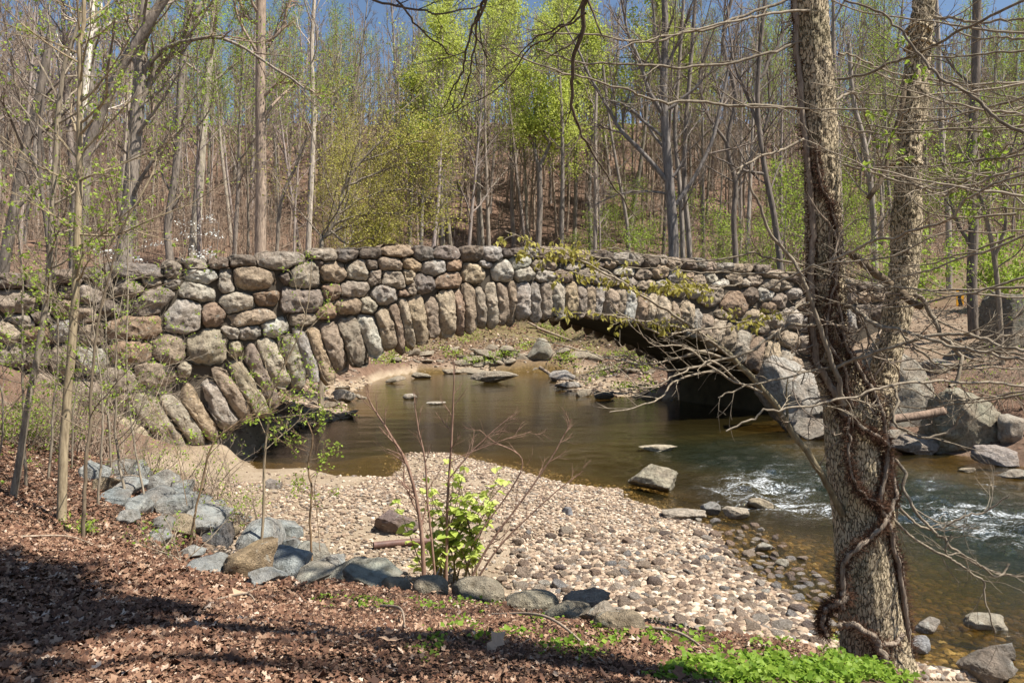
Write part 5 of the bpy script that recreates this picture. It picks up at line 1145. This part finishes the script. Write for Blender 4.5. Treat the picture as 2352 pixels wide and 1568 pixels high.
# high crown of the tree, above the frame: its boughs throw the shadow bands on the bank
rng = np.random.default_rng(17); tb = TB(); ends = []
for QQ, WW in ((QS1, WS1), (QS2, WS2)):
    for k in range(9):
        i = int(len(QQ) * (.80 + .2 * k / 9)); a = k * 2.4; q = grow_path(rng, QQ[min(i, len(QQ) - 1)], (math.cos(a), math.sin(a), .9), 2.2, 8, .12, .04); rr = np.linspace(.045, .01, 9); tb.tube(q, rr, 6); ramify(tb, q, rr, rng, 6, .9, 2, .2, .8, .05, .15, 4, ends, .004)
tb.build('crown', [M['branch_fg']], twin).color = (.9, .9, .9, 1)

# vines on the trunk
def vine(label, pts, w0, w1, seed, hairs=1.0):
    rng = np.random.default_rng(seed)
    P = np.array([px3(x, y, YT + d) for x, y, d in pts]); n = 9 * len(pts); loc = P[0].copy(); Q = smooth_path(P - loc, n)
    Q += np.stack([np.convolve(rng.normal(0, .012, n), np.ones(4) / 4, 'same') for _ in range(3)], -1)
    R = .78 * np.linspace(w0, w1, n) * K / F * YT / 2 * (1 + .05 * np.sin(np.arange(n) * .9))
    e = tag(empty('climbing_vine', loc), label, 'vine'); tb = TB(); tb.tube(Q, R, 9); tb.build('stem', [M['vine']], e)
    h = TB()
    for _ in range(int(n * 22 * hairs)):
        i = rng.integers(1, n - 1); d = nrm(np.array([rng.normal(0, 1), abs(rng.normal(0, .5)) * .4, rng.normal(-.2, .8)])); q = grow_path(rng, Q[i] + d * R[i] * .6, d, rng.uniform(.025, .085), 2, .5, -.1); h.tube(q, [.0024, .002, .001], 3)
    h.build('rootlets', [M['hair']], e)
vine('pale ropy vine running up the right edge of the twin trunk', [(2085, 1530, -.12), (2082, 1430, -.14), (2068, 1320, -.17), (2048, 1230, -.2), (2026, 1160, -.23), (2030, 1100, -.22), (2040, 1040, -.2), (2030, 960, -.2), (2008, 900, -.2), (1975, 850, -.2), (1945, 790, -.2), (1925, 700, -.18), (1905, 560, -.18), (1915, 450, -.16)], 15, 9, 1)
vine('thick vine crossing diagonally over the middle of the twin trunk', [(1935, 1395, -.2), (1935, 1330, -.22), (1940, 1285, -.24), (1985, 1245, -.27), (2028, 1205, -.25), (2050, 1160, -.2), (2055, 1110, -.16), (2046, 1050, -.14)], 17, 11, 2)
vine('looping vine on the upper left of the lower twin trunk', [(1950, 960, -.24), (1950, 1010, -.26), (1952, 1080, -.26), (1975, 1125, -.27), (2010, 1150, -.26), (2032, 1165, -.23)], 9, 8, 3)
vine('short vine arching between the fork and the right edge of the trunk', [(1958, 962, -.22), (1985, 985, -.26), (2015, 1000, -.25), (2036, 1020, -.2), (2040, 1090, -.18)], 12, 10, 4)
vine('vine root curving over the base of the twin trunk', [(1925, 1438, -.2), (1960, 1434, -.27), (2000, 1455, -.31), (2025, 1478, -.31), (2055, 1475, -.27), (2075, 1455, -.2)], 20, 12, 5, .3)
vine('vine root dropping from the trunk base into the green ground cover', [(2000, 1455, -.3), (2020, 1490, -.33), (2035, 1520, -.34), (2050, 1560, -.34)], 22, 18, 6, .3)
vine('dark hairy vine hugging the left side of the first stem', [(1945, 960, -.16), (1915, 900, -.2), (1880, 830, -.18), (1868, 740, -.16), (1862, 640, -.16), (1866, 520, -.16), (1850, 330, -.15), (1832, 130, -.14), (1826, 0, -.14), (1830, -80, -.14)], 20, 16, 7, 1.4)
vine('vine twisting up the front of the first stem', [(1962, 930, -.22), (1935, 840, -.24), (1900, 780, -.24), (1908, 690, -.23), (1926, 600, -.2), (1918, 500, -.2), (1888, 430, -.22), (1872, 330, -.22)], 9, 6, 8)
vine('gnarled root clump bulging left of the twin trunk base', [(1950, 1370, -.2), (1920, 1385, -.2), (1895, 1400, -.18), (1890, 1430, -.18), (1900, 1460, -.2)], 22, 14, 9, 2.0)
vine('thin loose vine hanging beside the right edge of the lower trunk', [(2062, 1250, -.1), (2075, 1320, -.12), (2084, 1400, -.14), (2090, 1480, -.14), (2096, 1540, -.12)], 8, 7, 10, .5)

rng = np.random.default_rng(66); loc = px3(1945, 860, YT - .2); e = tag(empty('climbing_vine', loc), 'dense tangle of thin dark tendrils around the fork of the twin trunk', 'vine'); tb = TB(); h = TB()
for k in range(46):
    p = px3(rng.normal(1945, 38), rng.uniform(600, 960), YT - rng.uniform(.1, .28)) - loc; q = grow_path(rng, p, (rng.normal(0, .6), rng.normal(0, .25), rng.normal(.3, .8)), rng.uniform(.3, .95), 10, .38, 0.02); r_ = rng.uniform(.003, .009); tb.tube(q, np.linspace(r_, r_ * .4, 11), 5)
    for j in range(16):
        c_ = q[rng.integers(0, 11)]; tb.tube(grow_path(rng, c_, rng.normal(size=3), rng.uniform(.03, .12), 2, .5, -.1), [.0026, .002, .001], 3)
tb.build('stem', [M['vine']], e)
# ------------------------------------------------------------------ trees outside the frame that hang twigs in and shade the bank
ov = tag(empty('overhanging_tree', (6.2, 2.2, gz(6.2, 2.2))), 'tree rooted outside the view whose dark drooping twigs hang in at the top', 'tree')
ovl = np.array(ov.location)
tb = TB(); Q = grow_path(np.random.default_rng(3), (-.2, 0, -.5), (-.10, .0, 1), 16, 14, .02, 0); R = np.linspace(.19, .06, 15); tb.tube(Q, R, 12); 
rng = np.random.default_rng(13); cr = TB(); ends = []
for k, (tx, ty, tz) in enumerate(((2.5, 1.9, 8.5), (2.0, 2.3, 8.3), (2.3, 1.2, 8.6), (1.9, 2.9, 8.1), (3.1, .9, 8.9), (1.5, 2.3, 8.0), (2.7, 2.3, 8.2), (1.3, 3.1, 8.2))):
    s0 = Q[5 + k % 6]; end = np.array([tx, ty, tz]) - ovl; mid = (s0 + end) / 2 + np.array([0, 0, .8]); q = smooth_path([s0, mid, end], 14); rr = np.linspace(.045, .025, 14); tb.tube(q, rr, 7)
    ramify(cr, q, rr, rng, 8, .9, 3, .82, .8, .02, .14, 4, ends, .006)
tb.build('trunk', [M['bark']], ov).color = (.8, .75, .7, 1)
V, Q_, T = merge(cr, far_leaves(np.array([e for e in ends if rng.random() < .8]), rng, 3, .15, .2)); link('crown', make_mesh('crown', V, Q_, T, [M['twig'], M['leaf_mid']], False, 0, 1), ov).color = (.8, .8, .8, 1)
rng = np.random.default_rng(14)
for pth, a, b, y0, y1, tw in (([(1360, -260), (1350, -60), (1345, 20), (1325, 120), (1312, 200), (1320, 270), (1350, 330), (1390, 400), (1440, 470), (1462, 500)], 13, 2, 3.6, 4.4, 7),
                              ([(1350, -60), (1325, 30), (1270, 80), (1220, 110), (1150, 190), (1060, 250), (1000, 270)], 5, 2, 3.6, 4.2, 5), ([(1160, -100), (1112, 0), (1085, 60), (1060, 150), (1035, 220), (1010, 260)], 8, 2, 3.6, 4.0, 6),
                              ([(1150, -80), (1110, 10), (1098, 80), (1080, 150), (1060, 230), (1030, 262)], 7, 2, 3.5, 4.0, 5), ([(1345, 30), (1290, 60), (1240, 80), (1190, 130), (1150, 160)], 5, 2, 3.6, 4.2, 4),
                              ([(780, -60), (860, 0), (960, 20), (1000, 30), (1080, 20), (1110, 10)], 6, 3, 3.8, 4.2, 5), ([(900, -20), (960, 60), (1020, 110), (1060, 140), (1140, 150)], 5, 2, 3.8, 4.3, 5)):
    thin_branch(ov, ovl, pth, a, b, y0, y1, tw, rng, shade=(.45, .42, .4), tl=.35, jitter=.01)

# ------------------------------------------------------------------ saplings on the left
def sapling(name, label, Y, line, w0, w1, brs_, seed, leaf='leaf_mid', n=14, bl=1.3, ls=.045, shade=(1, 1, 1), mat='branch_fg', cat='sapling', lift=.05, up=.55):
    rng = np.random.default_rng(seed); P = np.array([px3(x, y, Y) for x, y in line]); g = gz(P[0][0], Y)
    P[0][2] = g - .05 if abs(P[0][2] - g) < .8 else P[0][2]
    loc = P[0].copy(); e = tag(empty(name, loc), label, cat)
    Q = smooth_path(P - loc, 40); Q[2:] += np.stack([np.convolve(rng.normal(0, .015, 38), np.ones(4) / 4, 'same') for _ in range(3)], -1)
    R = np.linspace(w0, w1, 40) * K / F * Y / 2; tb = TB(); tb.tube(Q, R, 10)
    o = tb.build('trunk', [M[mat]], e); o.color = (*shade, 1)
    pth = []
    for ln in brs_: pth.append(np.array([px3(x, y, Y + .06 * i * rng.uniform(-1, 1)) for i, (x, y) in enumerate(ln)]) - loc)
    for i in range(n):
        t = .25 + .72 * (i + rng.random()) / n; k = int(t * 39); a = rng.uniform(0, 6.28); d = np.array([math.cos(a), math.sin(a) * .7, up * rng.uniform(.3, 1.6)]); pth.append(grow_path(rng, Q[k], d, bl * rng.uniform(.5, 1.2), 7, .1, lift))
    for q0 in pth:
        q = smooth_path(q0, 16); k = int(np.argmin(np.linalg.norm(Q - q[0], axis=1))); rr = np.linspace(min(R[k] * .5, w0 * .3 * K / F * Y / 2), .0022, 16)
        tb = TB(); ends = []; tb.tube(q, rr, 5); ramify(tb, q, rr, rng, 6, np.linalg.norm(q[-1] - q[0]) * .34, 2, .2, .75, .03, .12, 4, ends, .0022)
        if leaf:
            ends = [x for i_, x in enumerate(ends) if rng.random() < .16]; ends = ends or [q[-1]]; lv = far_leaves(np.array(ends), rng, 3, ls, .025); V, Q_, T = merge(tb, lv)
            o = link('branch', make_mesh('branch', V, Q_, T, [M[mat], M[leaf]], False, 0, 1), e)
        else: o = tb.build('branch', [M[mat]], e)
        o.color = (*shade, 1)
    return e
zt = lambda L: [(x * .3845, y * .3845) for x, y in L]
sapling('sapling', 'slender grey green sapling rooted near the left edge, leaning right', 9.0, [(28, 1150), (62, 950), (105, 690), (120, 480), (137, 230), (152, 150), (190, 10), (200, -60)], 16, 5,
        [zt([(345, 740), (500, 640), (640, 480), (800, 300)]), zt([(310, 1230), (500, 1120), (800, 930), (1000, 850)]), zt([(355, 600), (250, 400), (160, 250), (60, 120)])], 1, n=20)
sapling('sapling', 'straight smooth sapling beside it, thicker and paler', 8.6, [(140, 1170), (152, 950), (172, 680), (180, 470), (182, 300), (184, 170), (190, 60), (192, -40)], 21, 7,
        [zt([(470, 1080), (560, 1040), (750, 970), (1000, 850), (1150, 700)]), zt([(475, 920), (650, 740), (760, 620), (900, 520)]), zt([(470, 1400), (690, 1400), (900, 1310), (1200, 1180), (1480, 960)]), zt([(640, 1480), (840, 1170), (960, 930), (1060, 740)])], 2, n=20, shade=(1.2, 1.15, 1.0))
sapling('sapling', 'thin dark sapling between the smooth sapling and the bridge', 8.2, [(190, 1215), (200, 1060), (210, 900), (225, 740), (260, 600), (300, 480)], 9, 3, [], 3, n=18, shade=(.7, .65, .6))
sapling('sapling', 'thin leafy sapling at the gravel edge left of the twisted stems', 10.8, [(600, 1215), (608, 1080), (618, 940), (640, 860), (700, 740), (715, 600)], 7, 2,
        [[(618, 940), (560, 850), (510, 790)], [(612, 1000), (560, 900), (470, 860)], [(615, 960), (700, 950), (800, 930)]], 4, n=12, bl=.9, shade=(1.1, 1.05, .95))
sapling('sapling', 'pair of twisted vine like stems standing at the gravel edge', 10.2, [(722, 1280), (712, 1200), (716, 1120), (708, 1060), (720, 1010), (705, 960)], 6, 3, [[(735, 1265), (728, 1180), (722, 1120), (732, 1060), (715, 1000)]], 5, n=14, bl=.6, shade=(.75, .62, .5))
sapling('sapling', 'brown bare whip leaning over the left riprap', 9.5, [(430, 1160), (480, 1040), (560, 960), (640, 940)], 6, 2, [[(430, 1160), (400, 1020), (330, 900)]], 6, n=8, bl=.9, shade=(.9, .75, .6))
for i, (x_, Y_) in enumerate(((60, 9.6), (110, 10.4), (225, 9.8), (290, 10.6), (335, 11.2), (-20, 8.6), (165, 12.0), (255, 12.6))):
    gp = (x_ * K - 512) / F * Y_; yb = (HOR - gz(gp, Y_) / Y_ * F) / K; r_ = np.random.default_rng(600 + i); dxs = r_.normal(0, 25, 4).cumsum(); hh_ = r_.uniform(500, 900)
    sapling('sapling', 'thin bare sapling in the thicket before the left end of the wall', Y_, [(x_, yb), (x_ + dxs[0], yb - hh_ * .3), (x_ + dxs[1], yb - hh_ * .6), (x_ + dxs[2], yb - hh_)], r_.uniform(4, 7), 2, [], 620 + i, n=14, bl=1.2, shade=(r_.uniform(.7, 1.1),) * 3, leaf='leaf_mid' if i % 2 else None)['group'] = 'thin saplings in the left thicket'
# shrubs tangled in front of the wall
def shrub(label, dx, dy, w_, h_, Y, seed, stems, leaf='leaf_mid', mat='tan_twig', lp=.3, ls=.05, rs=.010, sub=6, lean=.5):
    rng = np.random.default_rng(seed); p = px3(dx, dy, Y); p[2] = gz(p[0], Y); e = tag(empty('shrub', p), label, 'shrub'); s = Y / F * K; tb = TB(); ends = []
    H = h_ * s; W = w_ * s
    for k in range(stems):
        b = np.array([rng.normal(0, W * .2), rng.normal(0, W * .15), -.05]); d = np.array([rng.normal(0, lean), rng.normal(0, lean * .7), 1]); q = grow_path(rng, b, d, H * rng.uniform(.6, 1.25), 8, .14, -.03); rr = np.linspace(rs * rng.uniform(.7, 1.4), .003, 9); tb.tube(q, rr, 4); ramify(tb, q, rr, rng, sub, H * .33, 2, .15, .9, .0, .2, 3, ends, .002)
    tb.build('stems', [M[mat]], e)
    lv = far_leaves(np.array([x for x in ends if rng.random() < lp * .6]), rng, 2, ls * .75, .03)
    lv.build('foliage', [M[leaf]], e)
    return e
shrub('tangle of pale dry vines and twigs against the left end of the wall', 220, 960, 190, 300, 14.4, 1, 46, lp=.16, ls=.06)
shrub('low tan brush under the wall between the two saplings', 120, 1000, 150, 170, 13.0, 2, 34, lp=.3, ls=.06)
shrub('yellow green brush in front of the wall at the left edge', 40, 960, 120, 130, 12.0, 3, 28, lp=.5, ls=.06)
shrub('twiggy pale brush in front of the large lowest slabs of the arch', 330, 1040, 160, 140, 13.2, 4, 28, lp=.15, ls=.06)
shrub('dark leaved shrub growing out of the leaves in front of the riprap', 400, 1300, 130, 170, 8.3, 5, 8, 'leaf_cover', 'branch_fg', .22, .06, .007, 5)
shrub('brown twiggy brush at the sand edge below the arch foot', 470, 1130, 140, 150, 13.0, 6, 26, lp=.18, ls=.06)
shrub('thin leafy brush above the gravel left of the twisted stems', 560, 1160, 130, 130, 12.0, 7, 12, lp=.3, ls=.06)
shrub('small green sprig growing at the foot of the thin sapling', 190, 1200, 60, 50, 8.4, 8, 7, 'leaf_mid', 'branch_fg', .5, .05)
shrub('tangle of bare brown brush on the right bank above the boulders', 2200, 860, 200, 110, 24.5, 9, 26, lp=.1, rs=.014, ls=.08)
shrub('bare twiggy bush at the right edge above the olive boulder', 2330, 880, 150, 150, 23.5, 10, 22, lp=.15, rs=.014, ls=.08)
shrub('light green bushes on the far right beside the road sign', 2300, 690, 140, 170, 34, 11, 26, 'leaf_mid', 'branch_fg', 1.6, .2, .02)
shrub('fresh green understory bush behind the right end of the wall', 2060, 660, 150, 150, 40, 12, 26, 'leaf_mid', 'branch_fg', 1.6, .22, .02)
rng = np.random.default_rng(55); tb = TB(); pts = []
for _ in range(900):
    dx, dy = (rng.uniform(860, 1300), rng.uniform(752, 840)) if rng.random() < .7 else (rng.uniform(1290, 1500), rng.uniform(800, 905))
    if lattice(np.array([dx / 45.]), np.array([dy / 16.]), 61)[0] < .05: continue
    q = hit(dx, dy, 26)
    if q[2] > WATER + .1: pts.append(q)
pts = np.array(pts); P = np.repeat(pts, 9, 0) + rng.normal(0, .22, (len(pts) * 9, 3)) * np.array([1, 1, .5]) + np.array([0, 0, .18]); tb.leaves(P, .2, rng, droop=-.4, aspect=.5)
for q in pts[::3]: tb.tube(grow_path(rng, q - np.array([0, 0, .1]), (rng.normal(0, .6), rng.normal(0, .6), 1), rng.uniform(.4, 1.3), 4, .2, -.1), [.03, .025, .02, .015, .01], 3)
bp = tb.build('bank_plants', [M['tan_twig'], M['leaf_mid']]); tag(bp, 'low green plants and dry stems on the far bank under the arch', 'plants', None, 'stuff')
# knotweed-like weed in the middle
def weed():
    rng = np.random.default_rng(8); p = hit(1040, 1345); e = tag(empty('weed', p), 'tall leafy weed with green heart shaped leaves at the bank edge', 'plant'); s = p[1] / F * K
    for k in range(17):
        bx = rng.normal(0, .17); tx = bx * .6 + (k / 16) * 1.35 - .5 + rng.normal(0, .08); h = rng.uniform(1.1, 1.8) - .35 * abs(k / 16 - .4)
        q = smooth_path([(bx, rng.normal(0, .1), -.05), (bx * 1.1 + (tx - bx) * .3, rng.normal(0, .1), h * .4), (tx, rng.normal(0, .16), h)], 12); rr = np.linspace(.013, .004, 12); tb = TB(); tb.tube(q, rr, 6); lv = TB(); pts = []
        for t in np.linspace(.36, 1, 11):
            c = q[int(t * 11)]; a = rng.uniform(0, 6.28); l = rng.uniform(.06, .2) * (1.2 - .5 * t); w2 = grow_path(rng, c, (math.cos(a), math.sin(a), .5), l, 3, .1, .05); tb.tube(w2, [.004, .003, .003, .002], 4); pts += [w2[-1], w2[-1]]
            if rng.random() < .6: pts.append(w2[2])
        o = tb.build('stem', [M['stem_green']], e)
        pts = np.array(pts); n = len(pts); V = []; T = []
        for i, c in enumerate(pts):   # heart shaped leaf of eight rim points
            L = rng.uniform(.08, .155); a = rng.uniform(0, 6.28); d = nrm(np.array([math.cos(a), math.sin(a) - .35, -.35 + rng.normal(0, .25)])); sd_ = nrm(np.cross(d, (rng.normal(0, .3), rng.normal(0, .3), 1))); up = np.cross(sd_, d)
            prof = [(0, 0), (-.08, .28), (.18, .47), (.5, .40), (.8, .18), (1, 0), (.8, -.18), (.5, -.40), (.18, -.47), (-.08, -.28)]
            b0 = len(V)
            for u, v in prof: V.append(c + d * L * u + sd_ * L * v + up * L * abs(v) * .35)
            T += [(b0, b0 + 1, b0 + 2), (b0, b0 + 2, b0 + 3), (b0, b0 + 3, b0 + 4), (b0, b0 + 4, b0 + 5), (b0, b0 + 5, b0 + 6), (b0, b0 + 6, b0 + 7), (b0, b0 + 7, b0 + 8), (b0, b0 + 8, b0 + 9)]
        link('leaves', make_mesh('leaves', np.array(V), None, T, [M['leaf_weed']], False), o)
weed()
rng = np.random.default_rng(9); p = hit(1030, 1338); e = tag(empty('dead_weed_stalks', p), 'tall dead branching reddish stalks rising from the green weed', 'plant')
for pth, a, b, y, tw in (([(975, 1335), (965, 1200), (940, 1080), (905, 1010), (860, 940), (842, 905)], 11, 2, 9.9, 12), ([(1025, 1335), (1028, 1150), (1038, 1000), (1042, 900), (1044, 830)], 8, 2, 10.2, 12), ([(1080, 1330), (1130, 1240), (1190, 1160), (1260, 1060), (1300, 990), (1312, 960)], 6, 2, 10, 9),
                         ([(1000, 1330), (985, 1180), (975, 1050), (960, 980), (950, 900)], 6, 2, 10.1, 9), ([(1095, 1330), (1150, 1250), (1230, 1170), (1300, 1110), (1340, 1080)], 5, 1.5, 10, 7), ([(1030, 1100), (1080, 1040), (1120, 1000), (1180, 950)], 4, 1.5, 10, 8), ([(965, 1190), (930, 1110), (925, 1050), (890, 1030)], 4, 1.5, 10, 6), ([(1090, 1240), (1200, 1070), (1130, 1010), (1100, 985)], 4, 1.5, 10.1, 5), ([(1035, 1060), (1100, 1030), (1170, 1005), (1220, 990)], 3, 1.2, 10, 6)):
    thin_branch(e, p, pth, a, b, y, y, tw, rng, mat='dead', name='stalk', tl=.4, lift=.04, wander=.05, jitter=.004)

# ------------------------------------------------------------------ small things
def log(name, label, cat, A, B, r, mat, seed=0, hollow=False, shade=(1, 1, 1), r2=None):
    rng = np.random.default_rng(seed); A, B = np.array(A, float), np.array(B, float); loc = (A + B) / 2; tb = TB(); n = 16; q = smooth_path([A - loc, (A + B) / 2 - loc + rng.normal(0, r * .4, 3), B - loc], n); tb.tube(q, np.linspace(r, r2 or r, n) * (1 + (0 if hollow else 1) * rng.normal(0, .05, n)), 16, not hollow)
    if hollow: tb.tube(q, np.full(n, r * .78), 16)
    o = tb.build(name, [M[mat]], None, loc); o.color = (*shade, 1); return tag(o, label, cat)
P0 = hit(858, 1262); P1 = hit(968, 1252)
log('iron_pipe', 'rusty iron pipe lying on the gravel beside the purple boulder', 'pipe', (P0[0], P0[1], P0[2] + .07), (P1[0] + .15, P1[1] + .05, P1[2] + .06), .055, 'rust', 1, True)
A = hit(2050, 985); B = hit(2165, 958); log('fallen_log', 'fallen brown log lying against the boulders on the far bank', 'log', px3(2045, 962, 21), px3(2168, 942, 21.3), .12, 'bark', 2, shade=(.8, .65, .55))
log('fallen_log', 'fallen log at the right edge behind the huge boulder', 'log', px3(2300, 905, 24.5), px3(2400, 925, 24), .15, 'bark', 3, shade=(.8, .65, .55))
for i, (a, b, y0, y1, r, lb) in enumerate((((1215, 740), (1330, 800), 67, 64, .10, 'bleached driftwood log slanting down the far shore'), ((1235, 752), (1390, 815), 66, 62, .10, 'lower bleached driftwood log on the far shore'), ((1240, 843), (1300, 885), 52, 49, .12, 'bare branch stuck in the sandbank beyond the arch'))):
    log('driftwood_log', lb, 'log', px3(*a, y0), px3(*b, y1), r, 'tan_twig', 10 + i)
# twigs lying on the bank
for i, (x0, y0, x1, y1, lb) in enumerate(((500, 1385, 590, 1395, 'thin grey twig lying in the leaves left of centre'), (875, 1400, 930, 1455, 'short brown twig lying near the bank middle'), (1130, 1420, 1390, 1540, 'long bent twig lying across the right of the bank'), (1460, 1450, 1640, 1520, 'long curved twig on the leaves by the ground cover'), (40, 1240, 220, 1260, 'pale twig on the shaded left bank'), (1600, 1515, 1900, 1500, 'thin twigs lying at the foot of the gravel near the trunk'))):
    A, B = hit(x0, y0), hit(x1, y1); m_ = (A + B) / 2; m_[2] = gz(m_[0], m_[1]) + .04; A[2] += .03; B[2] += .03
    tb = TB(); q = smooth_path([A, m_ + np.array([.05, .06, .02]), B], 14) - A; tb.tube(q, np.linspace(.012, .005, 14), 6); ramify(tb, q, np.linspace(.01, .005, 14), np.random.default_rng(i), 4, .15, 1, .3, .8, .0, .1, 3, None, .003)
    o = tb.build('twig', [M['tan_twig']], None, A); tag(o, lb, 'twig')
# road sign with a chevron
Ys = 37.0; sc = Ys / F * K; e = tag(empty('chevron_sign', px3(2205, 735, Ys)), 'yellow road sign with a black chevron beside the road on the right', 'sign')
def boxm(x0, x1, y0, y1, z0, z1):
    V = [(x, y, z) for x in (x0, x1) for y in (y0, y1) for z in (z0, z1)]; Q = [(0, 1, 3, 2), (4, 6, 7, 5), (0, 4, 5, 1), (2, 3, 7, 6), (0, 2, 6, 4), (1, 5, 7, 3)]; return np.array(V), Q
zt_ = (735 - 664) * sc; zb2 = (735 - 704) * sc; hw = 8.5 * sc
V, Q = boxm(-hw, hw, -.015, .015, zb2, zt_); link('sign_panel', make_mesh('sign_panel', V, Q, None, [M['sign_yellow']], False), e)
zc = (zt_ + zb2) / 2; hh = (zt_ - zb2) / 2
V = np.array([(-hw, -.024, zt_), (hw * .1, -.024, zt_), (hw, -.024, zc), (hw * .1, -.024, zb2), (-hw, -.024, zb2), (hw * .0 - hw * .1, -.024, zc)]); 
V = np.array([(-.2 * hw, 0, zt_ - .02), (.95 * hw, 0, zt_ - .02), (.95 * hw, 0, zt_ - .12), (-.9 * hw * 0, 0, zt_ - .1), (-.75 * hw, 0, zc), (.15 * hw, 0, zc), (-.2 * hw, 0, zb2 + .02), (.95 * hw, 0, zb2 + .02)])
q = [(0, 1, 5, 4), (4, 5, 7, 6)]; V[:, 1] = -.02; link('chevron', make_mesh('chevron', V, q, None, [M['sign_black']], False), e)
V, Q = boxm(-.05, .05, .02, .1, -1.2, zt_ - .1); link('post', make_mesh('post', V, Q, None, [M['sign_post']], False), e)
